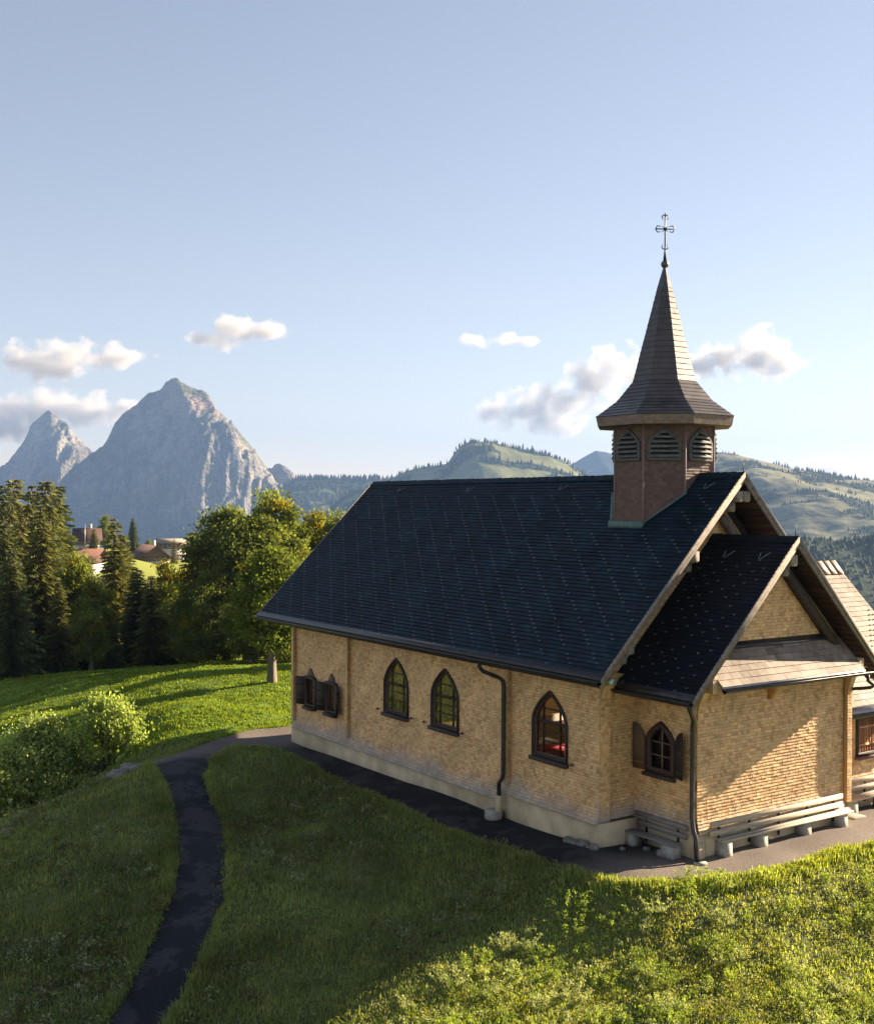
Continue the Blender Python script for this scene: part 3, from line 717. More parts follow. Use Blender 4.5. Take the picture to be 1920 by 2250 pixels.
# annex walls
AW = (0.87, 0.47, 1.95, 2.70, 3.22)      # arched window in the annex side wall, centred x
aw = MB()
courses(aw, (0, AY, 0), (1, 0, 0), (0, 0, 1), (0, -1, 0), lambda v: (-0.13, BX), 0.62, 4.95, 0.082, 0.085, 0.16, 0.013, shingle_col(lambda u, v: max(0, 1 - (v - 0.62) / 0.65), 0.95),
        lambda z: [(AW[0] - arch_half(z, AW), AW[0] + arch_half(z, AW))] if arch_half(z, AW) > 0 else [], lambda v: 0.10 * max(0.0, 1 - (v - 0.62) / 0.5) ** 2 + (0.05 * max(0, 1 - abs(v - 1.86) / 0.25) if 1.6 < v < 1.95 else 0), ragged=0.012, gap=0.002, butt_shade=0.15)
aw.build('annex_side_wall', M_SHINGLE, chapel)
wall_back([(-0.13, -0.2), (BX - 0.01, -0.2), (BX - 0.01, 4.97), (-0.13, 4.97)], [arch_profile(AW, -0.01)], lambda u, v: (u, AY + 0.012, v)).build('wall_core', M_BACK, chapel)
fw = MB()
cf = shingle_col(lambda u, v: 0.55 * max(0, 1 - (v - 0.62) / 0.45))
courses(fw, (BX, 0, 0), (0, 1, 0), (0, 0, 1), (1, 0, 0), lambda v: (AY, AY2), 0.62, 5.2, 0.084, 0.09, 0.17, 0.025, cf, None, lambda v: 0.10 * max(0.0, 1 - (v - 0.62) / 0.5) ** 2, ragged=0.014, gap=0.003, butt_shade=0.13)
fw.face([(BX - 0.004, AY, -0.2), (BX - 0.004, AY2, -0.2), (BX - 0.004, AY2, 5.2), (BX - 0.004, AY, 5.2)], (0.3, 0.2, 0.1))
fw.build('annex_front_wall', M_SHINGLE, chapel)
ug = MB()
courses(ug, (BX + 0.03, 0, 0), (0, 1, 0), (0, 0, 1), (1, 0, 0), lambda v: (YC - (7.62 - v) / SA, YC + (7.62 - v) / SA), 5.22, 7.55, 0.084, 0.09, 0.17, 0.015, shingle_col(lambda u, v: 0, 1.0), None, None, ragged=0.012, gap=0.003, butt_shade=0.15)
ug.face([(BX + 0.026, AEY + 1.0, 5.1), (BX + 0.026, 2 * YC - AEY - 1.0, 5.1), (BX + 0.026, YC, 7.7)], (0.3, 0.2, 0.1))
ug.build('annex_gable', M_SHINGLE, chapel)
mb = MB(); mb.face([(-0.13, AY2, -0.4), (BX - 0.005, AY2, -0.4), (BX - 0.005, AY2, 5.0), (-0.13, AY2, 5.0)], (0.5, 0.33, 0.15)); mb.build('annex_side_wall', M_SHINGLE, chapel)
# shingled corner wings carrying the pent roof
def wing(y0, y1, zlow, w0):
    b = MB()
    o2 = lambda v: w0 if v < 3.5 else w0 + (0.74 - w0) * (1 - math.sqrt(max(0, 1 - min(1, (v - 3.5) / 0.98) ** 2)))
    courses(b, (BX, 0, 0), (0, 1, 0), (0, 0, 1), (1, 0, 0), lambda v: (y0, y1), zlow, 4.47, 0.084, 0.08, 0.2, 0.016, shingle_col(lambda u, v: 0), None, o2)
    pr = [(BX - 0.003, zlow)] + [(BX + o2(z) - 0.002, z) for z in np.linspace(zlow, 4.47, 22)] + [(BX - 0.003, 4.47)]
    b.prism([(x, y1, z) for x, z in pr], (0, y0 - y1, 0), (0.46, 0.26, 0.10))
    b.build('corner_wing', M_SHINGLE, chapel)
wing(AY2 - 0.02, AY2 + 0.18, 0.62, 0.15)
wing(AY - 0.004, AY + 0.19, 3.5, 0.02)
b = MB(); b.prism([(BX + 0.002, 4.2, 3.75), (BX + 0.55, 4.2, 4.42), (BX + 0.002, 4.2, 4.42)], (0, -0.16, 0), (0.50, 0.27, 0.10)); b.build('bracket', M_SHINGLE, chapel)
for y0 in (1.13, 6.98):
    b = MB(); b.box(BX + 0.03, BX + 0.72, y0, y0 + 0.20, 4.28, 4.68 if y0 < 2 else 4.72, (0.42, 0.24, 0.12))
    courses(b, (BX + 0.722, 0, 0), (0, 1, 0), (0, 0, 1), (1, 0, 0), lambda v, a=y0: (a, a + 0.20), 4.28, 4.68, 0.084, 0.08, 0.12, 0.014, shingle_col(lambda u, v: 0.5))
    b.build('purlin_end', M_SHINGLE, chapel)

# ---- roofs
def roof_col(base, var=0.30, moss=0.0):
    def f(u, v, r):
        k = r.uniform(1 - var, 1 + var) * (1 + 0.22 * math.sin(u * 1.7 + 2 * math.sin(v * 0.8)) * math.sin(v * 1.3 + u * 0.4) + 0.12 * math.sin(u * 4.1 + v * 0.6))
        if r.random() < 0.10: k *= 0.72
        if r.random() < 0.08: k *= 1.35
        return tuple(c * k for c in base)
    return f
DARK = (0.0078, 0.0190, 0.030)
WARM = (0.235, 0.180, 0.138)
def hook_mesh(mb, p, U, V, N, s=1.0):
    p = Vector(p); U = Vector(U); V = Vector(V); N = Vector(N)
    for a, b in ((-0.045, 0.03), (0.045, 0.045)):
        q0 = p + N * 0.022; q1 = p + U * a * s + V * b * s + N * 0.035
        d = (q1 - q0).normalized(); sd = d.cross(N).normalized() * 0.0085 * s
        mb.hexa([q0 - sd, q0 + sd, q0 + sd + N * 0.012, q0 - sd + N * 0.012, q1 - sd, q1 + sd, q1 + sd + N * 0.012, q1 - sd + N * 0.012])
def hooks(parent, O, U, V, N, span, slope_len, rowh, pitch, shift, vmin, vmax, lim=100, skip=None):
    pts = []
    row = 0; v = 0
    while v < slope_len:
        if vmin < v < vmax:
            a, b = span(v); k0 = int(a / pitch) - 3
            x = (k0 + (row * shift) % 1.0) * pitch
            while x < b - 0.15:
                if x > a + 0.15 and rng.random() > 0.20 and not (skip and skip(x, v)):
                    pts.append((x + rng.uniform(-0.025, 0.025), v + 0.01))
                x += pitch
        v += rowh; row += 1
    O = Vector(O); U = Vector(U); V = Vector(V)
    w = [(O + U * x + V * q) for x, q in pts]
    w.sort(key=lambda p: (p - Vector(CAM)).length)
    for p in w[:lim]:
        mb = MB(); hook_mesh(mb, p, U, V, N, 0.8); mb.build('snow_hook', M_HOOK, parent)
    if len(w) > lim:
        mb = MB()
        for p in w[lim:]: hook_mesh(mb, p, U, V, N, 0.8)
        o = mb.build('snow_hooks', M_HOOK, parent); o['kind'] = 'stuff'

def gable_roof(xa, xb, ey, ez, rz, rowh, tw, base_near, base_far, name, th=0.13, label=None, sag=0.0):
    sl = (rz - ez) / (YC - ey); LEN = math.hypot(rz - ez, YC - ey)
    V1 = Vector((0, YC - ey, rz - ez)).normalized(); N1 = Vector((0, -V1.z, V1.y))
    V2 = Vector((0, -(YC - ey), rz - ez)).normalized(); N2 = Vector((0, V1.z, V1.y))
    ey2 = 2 * YC - ey
    mb = MB()
    courses(mb, (0, ey, ez), (1, 0, 0), V1, N1, lambda v: (xa, xb), 0.0, LEN, rowh, tw, tw, 0.024, roof_col(base_near), stagger=0.5, gap=0.0025, off=lambda v: 0.006)
    near = mb
    # slab under the tiles (both slopes), set back 2 mm
    e = 0.004
    near.hexa([(xa + e, ey + .01, ez - th), (xb - e, ey + .01, ez - th), (xb - e, YC, rz - th), (xa + e, YC, rz - th), (xa + e, ey + .01, ez + .002), (xb - e, ey + .01, ez + .002), (xb - e, YC, rz), (xa + e, YC, rz)], (0.05, 0.04, 0.03))
    o1 = near.build(name, M_TILE, chapel)
    mb = MB()
    courses(mb, (0, ey2, ez), (-1, 0, 0), V2, N2, lambda v: (-xb, -xa), 0.0, LEN, rowh, tw, tw, 0.016, roof_col(base_far), stagger=0.5)
    mb.hexa([(xa + e, YC, rz - th), (xb - e, YC, rz - th), (xb - e, ey2 - .01, ez - th), (xa + e, ey2 - .01, ez - th), (xa + e, YC, rz), (xb - e, YC, rz), (xb - e, ey2 - .01, ez + .002), (xa + e, ey2 - .01, ez + .002)], (0.05, 0.04, 0.03))
    o2 = mb.build(name, M_TILE, chapel)
    # ridge capping
    rc = MB(); x = xa
    while x < xb - 0.02:
        x2 = min(x + 0.32, xb); k = rng.uniform(0.8, 1.3); h = rng.uniform(0.028, 0.045)
        for V, N in ((V1, N1), (V2, N2)):
            a = Vector((x, YC, rz + 0.02)); b = Vector((x2 + 0.01, YC, rz + 0.02))
            d = -V * 0.22
            rc.face([a + d + N * h * 0.6, b + d + N * h, b + Vector((0, 0, h)), a + Vector((0, 0, h * 0.6))], tuple(c * k for c in base_near))
        x = x2
    rcap = rc.build('ridge_cap', M_TILE, o1)
    return o1, o2, V1, N1, LEN

main_roof, main_roof_rear, MV, MN, MLEN = gable_roof(XF, XG, EY, EZ, RZ, 0.135, 0.30, DARK, WARM, 'roof')
main_roof['label'] = 'big dark blue-black tiled roof slope with rows of snow hooks'
TX = -2.009; TR = 1.40
hooks(main_roof, (0, EY, EZ), (1, 0, 0), MV, MN, lambda v: (XF, XG), MLEN, 0.135, 1.05, -1 / 6.0, 0.10, MLEN - 0.85, skip=lambda x, v: abs(x - TX) < 1.6 and v > 4.9)
annex_roof, annex_roof_rear, AV, AN, ALEN = gable_roof(-0.1, AXG, AEY, AEZ, ARZ, 0.135, 0.30, (0.005, 0.007, 0.011), (0.05, 0.045, 0.04), 'annex_roof')
hooks(annex_roof, (0, AEY, AEZ), (1, 0, 0), AV, AN, lambda v: (0.1, AXG), ALEN, 0.135, 0.90, 1 / 3.0, 0.10, ALEN - 0.8)
# larger ladder hooks near the ridges
lh = MB()
for (O, V, N, xs, L) in (((0, EY, EZ), MV, MN, (-15.8, -11.2, -6.1, 0.05), MLEN - 0.55), ((0, AEY, AEZ), AV, AN, (0.9, 2.1), ALEN - 0.75)):
    for x in xs:
        p = Vector(O) + Vector((x, 0, 0)) + V * L
        lh.tube([p + Vector((-0.10, 0, 0)) + V * 0.12 + N * 0.05, p + Vector((-0.04, 0, 0)) - V * 0.10 + N * 0.07, p + Vector((0.02, 0, 0)) - V * 0.12 + N * 0.07, p + Vector((0.20, 0, 0)) + V * 0.15 + N * 0.05], 0.013, 5)
lh.build('ladder_hook', M_HOOK, main_roof)

# verge boards, soffits, purlins
def verge(x, ey, ez, rz, drop=0.26, thick=0.06, both=True, parent=None, low=0.0):
    for sgn in (1, -1):
        y0 = ey if sgn > 0 else 2 * YC - ey
        mb = MB()
        for (d0, d1, xx, t) in ((0.0, drop * 0.55, x, thick), (drop * 0.55 + 0.003, drop, x - 0.03, thick)):
            p = [(xx, y0, ez - d0), (xx, YC, rz - d0), (xx, YC, rz - d1), (xx, y0, ez - d1)]
            mb.prism(p if sgn > 0 else p[::-1], (-t, 0, 0))
        mb.build('verge_board', M_WOOD, chapel)
verge(XG + 0.035, EY - 0.02, EZ + 0.01, RZ + 0.03)
verge(AXG + 0.035, AEY - 0.02, AEZ + 0.01, ARZ + 0.03)
verge(XF + 0.03, EY - 0.02, EZ + 0.01, RZ + 0.03)
# planked soffit under the overhangs, visible on the far side of each gable
for (x0, x1, ey, ez, rz) in ((-0.12, XG - 0.05, EY, EZ, RZ), (BX + 0.05, AXG - 0.05, AEY, AEZ, ARZ)):
    for sgn in (1, -1):
        mb = MB(); n = 26
        for k in range(n):
            a = k / n; b = (k + 0.9) / n
            y = lambda q: (ey + (YC - ey) * q) if sgn > 0 else (2 * YC - ey - (YC - ey) * q)
            z = lambda q: ez + (rz - ez) * q - 0.16
            kk = rng.uniform(0.5, 1.1)
            p = [(x0, y(a), z(a)), (x1, y(a), z(a)), (x1, y(b), z(b) - 0.012), (x0, y(b), z(b) - 0.012)]
            mb.prism(p, (0, 0, -0.02), (kk, kk * 0.9, kk * 0.8))
        mb.build('soffit', M_OLDWOOD, chapel)
def timber_end(x0, x1, y, ztop, w=0.25, h=0.30):
    mb = MB()
    z0 = ztop - h
    pr = [(x0, ztop), (x1, ztop), (x1, z0 + 0.05), (x1 - 0.04, z0), (x0, z0)]
    mb.prism([(a, y - w / 2, c) for a, c in pr], (0, w, 0), (1.0, 1.02, 1.0))
    mb.build('purlin', M_WOOD, chapel)
for y, zt in ((YC - 0.15, 9.30), (2.47, 7.68), (0.12, 5.40)):
    timber_end(-0.1, XG - 0.03, y, zt); timber_end(-0.1, XG - 0.30, y + 0.01, zt - 0.302, 0.24, 0.27)
    timber_end(-0.1, XG - 0.03, 2 * YC - y, zt); 
timber_end(BX + 0.04, AXG - 0.03, YC - 0.12, 7.62); timber_end(BX + 0.04, AXG - 0.28, YC - 0.12, 7.318, 0.22, 0.27)
# rafter below the main gable's far slope and struts
mb = MB(); mb.beam((0.05, YC + 0.2, 8.6), (0.05, YC + 3.2, 5.6), 0.18, 0.22, (1, 0, 0)); mb.build('gable_rafter', M_WOOD, chapel)
mb = MB(); mb.beam((BX + 0.14, YC + 0.05, 7.33), (BX + 0.14, YC + 2.9, 4.5), 0.2, 0.24, (1, 0, 0), (0.30, 0.27, 0.25)); mb.build('gable_rafter', M_WOOD, chapel)

# pent roof over the annex front
PV = Vector((-0.90, 0, 0.90)).normalized(); PN = Vector((0.7071, 0, 0.7071)); PX = BX + 0.88; PZ = 4.44
plen = 0.86 / 0.7071
mb = MB()
courses(mb, (PX, 0, PZ), (0, 1, 0), PV, PN, lambda v: (max(1.30, 0.431 + (PZ + v * 0.7071 - 4.0) / 0.996), 6.99), 0, plen, 0.20, 0.34, 0.34, 0.015, roof_col(WARM, 0.10), stagger=0.45, gap=0.002, off=lambda v: 0.006)
mb.hexa([(BX, 1.78, 5.20), (PX, 1.31, PZ - 0.10), (PX, 6.98, PZ - 0.10), (BX, 6.85, 5.20), (BX, 1.78, 5.318), (PX, 1.31, PZ), (PX, 6.98, PZ), (BX, 6.85, 5.318)], (0.1, 0.08, 0.06))
pent = mb.build('pent_roof', M_TILE, chapel)
mb = MB(); mb.hexa([(BX + 0.04, 1.9, 5.30), (BX + 0.16, 1.9, 5.24), (BX + 0.16, 6.75, 5.24), (BX + 0.04, 6.75, 5.30), (BX + 0.04, 1.9, 5.40), (BX + 0.17, 1.9, 5.27), (BX + 0.17, 6.75, 5.27), (BX + 0.04, 6.75, 5.40)]); mb.build('flashing', M_METAL, pent)
mb = MB(); mb.beam((PX - 0.02, 1.29, PZ + 0.02), (PX - 0.02, 6.99, PZ + 0.02), 0.16, 0.012, (0.7, 0, 0.7)); mb.build('eave_flashing', M_ZINC, pent)

# gutters
def gutter(p0, p1, outward, r=0.085, parent=None):
    p0 = Vector(p0); p1 = Vector(p1); o = Vector(outward); mb = MB(); n = 8
    for w in (r, r - 0.012):
        ring0 = []; ring1 = []
        for k in range(n + 1):
            a = math.pi * k / n
            d = o * (-math.cos(a) * w) + Vector((0, 0, -math.sin(a) * w))
            ring0.append(p0 + d); ring1.append(p1 + d)
        for k in range(n):
            mb.face([ring0[k], ring1[k], ring1[k + 1], ring0[k + 1]])
        mb.face(ring0)
        mb.face(ring1)
    mb.tube([p0 + o * r, p1 + o * r], 0.014, 5)
    return mb.build('gutter', M_METAL, parent or chapel)
gutter((XF - 0.1, EY - 0.09, EZ - 0.07), (XG - 0.0, EY - 0.09, EZ - 0.07), (0, -1, 0))
gutter((-0.05, AEY - 0.09, AEZ - 0.07), (AXG, AEY - 0.09, AEZ - 0.07), (0, -1, 0), 0.08)
gutter((PX + 0.08, 1.28, PZ - 0.06), (PX + 0.08, 7.25, PZ - 0.06), (1, 0, 0), 0.08)
for a, b in (((XF, EY + 0.0, EZ + 0.055), (XG, EY + 0.0, EZ + 0.055)), ((0.0, AEY + 0.0, AEZ + 0.055), (AXG, AEY + 0.0, AEZ + 0.055))):
    mb = MB(); mb.beam(a, b, 0.20, 0.012, (0, -0.7, 0.7)); mb.build('eave_flashing', M_METAL, chapel)
mb = MB(); mb.box(XF + 0.1, XG - 0.1, EY + 0.02, EY + 0.06, EZ - 0.22, EZ - 0.02); mb.box(0.0, AXG - 0.05, AEY + 0.02, AEY + 0.06, AEZ - 0.2, AEZ - 0.02); mb.build('fascia', M_BROWN, chapel)

# downpipes
mb = MB(); mb.tube([(-3.92, EY - 0.09, EZ - 0.14), (-3.92, EY - 0.09, 4.30), (-3.91, EY + 0.03, 4.17), (-3.80, -0.38, 3.96), (-3.77, -0.26, 3.86), (-3.77, -0.235, 3.7), (-3.77, -0.235, 1.20), (-3.80, -0.25, 1.05), (-3.90, -0.28, 0.92), (-3.90, -0.28, 0.52)], 0.062, 8)
for z in (1.6, 3.3): mb.tube([(-3.77, -0.235, z), (-3.77, -0.235, z + 0.05)], 0.074, 8)
mb.build('downpipe', M_METAL, chapel, True)
mb = MB(); mb.tube([(-3.90, -0.28, 0.56), (-3.90, -0.28, -0.1)], 0.10, 10, (0.95, 0.95, 0.95)); mb.build('pipe_sleeve', M_PLASTER, chapel, True)
mb = MB(); mb.tube([(2.74, AEY - 0.09, AEZ - 0.14), (2.74, AEY - 0.06, 3.98), (2.36, AEY + 0.45, 3.72), (2.10, AY - 0.16, 3.5), (2.06, AY - 0.15, 3.35), (2.06, AY - 0.15, 1.05), (2.16, AY - 0.19, 0.75), (2.26, AY - 0.22, 0.6), (2.30, AY - 0.22, 0.0)], 0.058, 8); mb.build('downpipe', M_METAL, chapel, True)
mb = MB(); mb.tube([(PX - 0.02, 7.16, PZ - 0.14), (PX - 0.02, 7.18, 4.12), (PX + 0.05, 7.35, 3.98), (PX - 0.1, 7.42, 3.9), (BX + 0.5, 7.35, 3.84), (BX + 0.28, 7.47, 3.80), (BX + 0.10, 7.50, 3.75), (BX - 0.1, 7.52, 3.6)], 0.05, 8); mb.build('downpipe', M_METAL, chapel, True)

# ---- windows
def arch_window(w, plane, out, glass, hooks_at=True, lattice=True):
    """plane(u, z, d): point at distance d in front of the wall"""
    fr = MB()
    e = Vector(plane(0, 0, 1)) - Vector(plane(0, 0, 0))
    ring = lambda g: [plane(a, b, 0.0) for a, b in arch_profile(w, g)]
    O = [Vector(p) - e * 0.10 for p in ring(0.040)]; I = [Vector(p) - e * 0.10 for p in ring(-0.03)]
    fr.ring(O, I, e * 0.175)
    f = fr.build('window', M_BROWN, chapel)
    f['label'] = 'pointed arched window'
    sa = MB(); O2 = [Vector(p) - e * 0.09 for p in ring(-0.031)]; I2 = [Vector(p) - e * 0.09 for p in ring(-0.075)]
    sa.ring(O2, I2, e * 0.10, (2.6, 2.4, 2.3))
    cx, hw, zb, zs, za = w
    q = lambda u0, u1, z0, z1, c=(1.3, 1.1, 1.1): sa.hexa([Vector(plane(u, z, d)) for d in (-0.08, -0.02) for u, z in ((u0, z0), (u1, z0), (u1, z1), (u0, z1))], c)
    q(cx - hw + 0.10, cx + hw - 0.10, zs - 0.05, zs + 0.035)
    xs = (cx - hw * 0.50, cx + hw * 0.50)
    for x in xs:
        q(x - 0.017, x + 0.017, zb + 0.08, zs - 0.052); q(x - 0.017, x + 0.017, zs + 0.037, zs + 0.50)
    for z in (zb + 0.41, zb + 0.69): 
        q(cx - hw + 0.11, xs[0] - 0.019, z - 0.012, z + 0.012); q(xs[0] + 0.019, xs[1] - 0.019, z - 0.012, z + 0.012); q(xs[1] + 0.019, cx + hw - 0.11, z - 0.012, z + 0.012)
    q(xs[0] + 0.019, xs[1] - 0.019, zs + 0.35, zs + 0.378)
    sa.build('sash', M_BROWN, f)
    pn = MB(); pn.face([plane(a, b, -0.055) for a, b in arch_profile(w, -0.05)]); pn.build('pane', glass, f)
    sl = MB(); sl.hexa([Vector(plane(u, z, d)) for d in (-0.06, 0.16) for u, z in ((cx - hw - 0.07, zb - 0.15), (cx + hw + 0.07, zb - 0.15), (cx + hw + 0.07, zb - 0.058 + (0 if d > 0 else 0.02)), (cx - hw - 0.07, zb - 0.058 + (0 if d > 0 else 0.02)))], (1.6, 1.7, 2.0))
    sl.build('sill', M_BROWN, f)
    return f
lp = lambda u, z, d: (u, -d, z)
for w, g in zip(LW, (M_GREENGLASS, M_GREENGLASS, M_GLASS)): arch_window(w, lp, None, g)
for x, z in ((-10.87, 1.96), (-8.80, 1.96), (-8.05, 1.96), (-5.98, 1.95), (-0.98, 1.95)):
    mb = MB(); mb.tube([(x - 0.07, -0.04, z + 0.03), (x - 0.06, -0.12, z), (x + 0.06, -0.12, z), (x + 0.08, -0.12, z + 0.06)], 0.014, 5); mb.tube([(x - 0.02, -0.0, z), (x - 0.02, -0.13, z)], 0.014, 5); mb.build('shutter_hook', M_IRON, chapel)
# pair of small shuttered windows near the far end
for c, h, a, b in SW:
    fr = MB()
    fr.ring([(c - h - .04, 0.06, a - .04), (c + h + .04, 0.06, a - .04), (c + h + .04, 0.06, b + .05), (c - h - .04, 0.06, b + .05)], [(c - h + .05, 0.06, a + .05), (c + h - .05, 0.06, a + .05), (c + h - .05, 0.06, b - .05), (c - h + .05, 0.06, b - .05)], (0, -0.17, 0))
    fr.box(c - .012, c + .012, -0.02, 0.03, a + .05, b - .05); fr.box(c - h + .05, c + h - .05, -0.021, 0.029, (a + b) / 2, (a + b) / 2 + .024)
    f = fr.build('window', M_BROWN, chapel); f['label'] = 'small window with open dark wooden shutters'
    pn = MB(); pn.face([(c - h, 0.04, a), (c + h, 0.04, a), (c + h, 0.04, b), (c - h, 0.04, b)]); pn.build('pane', M_DARKGLASS, f)
    sl = MB(); sl.box(c - h - .06, c + h + .06, -0.20, -0.03, a - .14, a - .045, (1.2, 1.3, 1.5)); sl.build('sill', M_BROWN, f)
    cr = MB(); cr.prism([(c - .23, -0.02, b + .055), (c + .23, -0.02, b + .055), (c + .16, -0.02, b + .20), (c, -0.02, b + .36), (c - .16, -0.02, b + .20)], (0, -0.05, 0), (1.8, 2.3, 3.2)); cr.build('pointed_head', M_OLDWOOD, f)
    for sgn in (-1, 1):
        hx = c + sgn * (h + .03); ang = math.radians(38 if sgn < 0 else 30); wd = 0.46
        ex = hx + sgn * wd * math.cos(ang) ; ey_ = -0.11 - wd * math.sin(ang) * 0.55
        sh = MB()
        p0 = Vector((hx, -0.11, a)); p1 = Vector((ex, ey_, a)); n = (p1 - p0).cross(Vector((0, 0, 1))).normalized() * 0.03
        sh.hexa([p0, p1, p1 + n, p0 + n] + [p + Vector((0, 0, b - a)) for p in (p0, p1, p1 + n, p0 + n)])
        for z in (0.2, 0.75):
            sh.hexa([p + Vector((0, 0, z)) + n * k for p, k in ((p0, -1), (p1, -1), (p1, 2), (p0, 2))] + [p + Vector((0, 0, z + .07)) + n * k for p, k in ((p0, -1), (p1, -1), (p1, 2), (p0, 2))], (1.5, 1.4, 1.3))
        sh.build('shutter', M_BROWN, f)
# arched annex window with shutters
ap = lambda u, z, d: (u, AY - d, z)
def small_arch():
    w = AW; fr = MB()
    ring = lambda g: [Vector((a, AY + 0.10, b)) for a, b in arch_profile(w, g)]
    fr.ring(ring(0.05), ring(-0.09), (0, -0.19, 0), (1.4, 1.1, 1.0))
    f = fr.build('window', M_BROWN, chapel); f['label'] = 'small arched window with one brown shutter and one dark shutter'
    pn = MB(); pn.face([(a, AY + 0.06, b) for a, b in arch_profile(w, -0.06)]); pn.build('pane', M_DARKGLASS, f)
    b = MB()
    b.box(AW[0] - 0.015, AW[0] + 0.015, AY + 0.0, AY + 0.05, AW[2] + .09, AW[4] - .1, (6, 6, 6))
    for z in (2.35, 2.70): b.box(AW[0] - .38, AW[0] - .017, AY + 0.002, AY + 0.048, z, z + .025, (6, 6, 6)); b.box(AW[0] + .017, AW[0] + .38, AY + 0.002, AY + 0.048, z, z + .025, (6, 6, 6))
    b.build('glazing_bar', M_BROWN, f)
    sl = MB(); sl.box(AW[0] - .56, AW[0] + .56, AY - .17, AY + .02, 1.80, 1.89, (1.5, 1.5, 1.6)); sl.build('sill', M_BROWN, f)
    for sgn, mat in ((-1, M_OLDWOOD), (1, M_BROWN)):
        pr = [(0, 1.93), (0.47, 1.93), (0.47, 3.14), (0.36, 3.13), (0.24, 3.07), (0.12, 2.95), (0.04, 2.80), (0, 2.66)]
        wd = 0.85 if sgn > 0 else 0.80
        pts = []
        for u, z in pr:
            # quarter arch: tall edge away from the window
            pts.append((AW[0] + sgn * (0.52 + u * wd), AY - 0.07 - u * (0.28 if sgn > 0 else 0.12), z))
        sh = MB(); sh.prism(pts, (0, -0.035, 0), (1.7, 1.9, 1.7) if sgn < 0 else (0.9, 0.9, 0.95))
        for z in (2.12, 2.62):
            a0 = Vector((AW[0] + sgn * 0.53, AY - 0.115, z)); b0 = Vector((AW[0] + sgn * (0.5 + 0.46 * wd), AY - 0.115 - 0.46 * (0.28 if sgn > 0 else 0.12), z))
            sh.beam(a0, b0, 0.03, 0.06, (0, 0, 1), (2.6, 2.1, 1.6) if sgn < 0 else (1.4, 1.4, 1.5))
        sh.build('shutter', mat, f)
small_arch()

# interior things seen through the clear window
tb = thing('draped_table', 'table under a red cloth inside the chapel, behind the clear window', 'table', (-5.2, 2.6, 0.5))
mb = MB(); mb.box(-5.9, -4.3, 2.2, 3.2, 0.5, 1.42); mb.build('cloth', M_RED, tb)
mb = MB(); mb.box(-6.0, -5.3, 2.15, 3.25, 1.424, 1.47); mb.build('runner', M_WHITE, tb)
for k in range(3):
    pw = thing('pew', ('wooden pew nearest the clear window', 'wooden pew in the middle of the three', 'wooden pew farthest from the clear window')[k], 'pew', (-6.6 - 1.1 * k, 5.5, 0.5), 'pews inside the chapel')
    x = -6.6 - 1.1 * k
    mb = MB(); mb.box(x - 0.25, x + 0.25, 4.6, 7.4, 0.92, 0.97, (5, 4, 3)); mb.build('seat', M_BROWN, pw)
    mb = MB(); mb.box(x - 0.30, x - 0.252, 4.6, 7.4, 0.5, 1.45, (5, 4, 3)); mb.build('backrest', M_BROWN, pw)

# ---- bell tower
def octo(r, z, cx=TX, cy=YC):
    R = r / math.cos(math.pi / 8)
    return [Vector((cx + R * math.cos(math.pi / 8 + k * math.pi / 4), cy + R * math.sin(math.pi / 8 + k * math.pi / 4), z)) for k in range(8)]
tw = MB(); S2 = TR * math.tan(math.pi / 8)
def tower_col(u, v, r):
    k = r.uniform(0.82, 1.18); return (0.145 * k, 0.089 * k, 0.070 * k)
for k in range(8):
    a = k * math.pi / 4; N = Vector((math.cos(a), math.sin(a), 0)); U = Vector((-math.sin(a), math.cos(a), 0))
    O = Vector((TX, YC, 0)) + N * TR
    courses(tw, O, U, (0, 0, 1), N, lambda v: (-S2, S2), 7.6, 11.25, 0.085, 0.10, 0.18, 0.018, tower_col)
    tw.face([O + U * -S2 + Vector((0, 0, 7.6)) - N * .002, O + U * S2 + Vector((0, 0, 7.6)) - N * .002, O + U * S2 + Vector((0, 0, 11.3)) - N * .002, O - U * S2 + Vector((0, 0, 11.3)) - N * .002], (0.1, 0.07, 0.06))
for k in range(8):
    q = octo(TR + 0.012, 0)[k]; tw.tube([(q.x, q.y, 7.7), (q.x, q.y, 11.25)], 0.028, 5, (0.25, 0.17, 0.15))
tower = tw.build('bell_tower', M_TOWER, chapel)
fl = MB()
for sgn in (1,):
    zb = lambda y: EZ + SM * (y - EY) + 0.03
    y0 = YC - TR - 0.03
    fl.box(TX - S2 - 0.1, TX + S2 + 0.1, y0 - 0.14, y0, zb(y0) - 0.16, zb(y0) + 0.05)
    for s2 in (1, -1):
        fl.beam((TX + s2 * (S2 + 0.05), y0 - 0.03, zb(y0)), (TX + s2 * (TR + 0.08), YC - S2 - 0.02, zb(YC - S2) + 0.02), 0.14, 0.05)
fl.build('flashing', surf('patina_flashing', (0.10, 0.17, 0.16), 0.6, 0.4, 0.3, 6), tower)
LWN = (0.0, 0.47, 10.17, 10.60, 11.10)
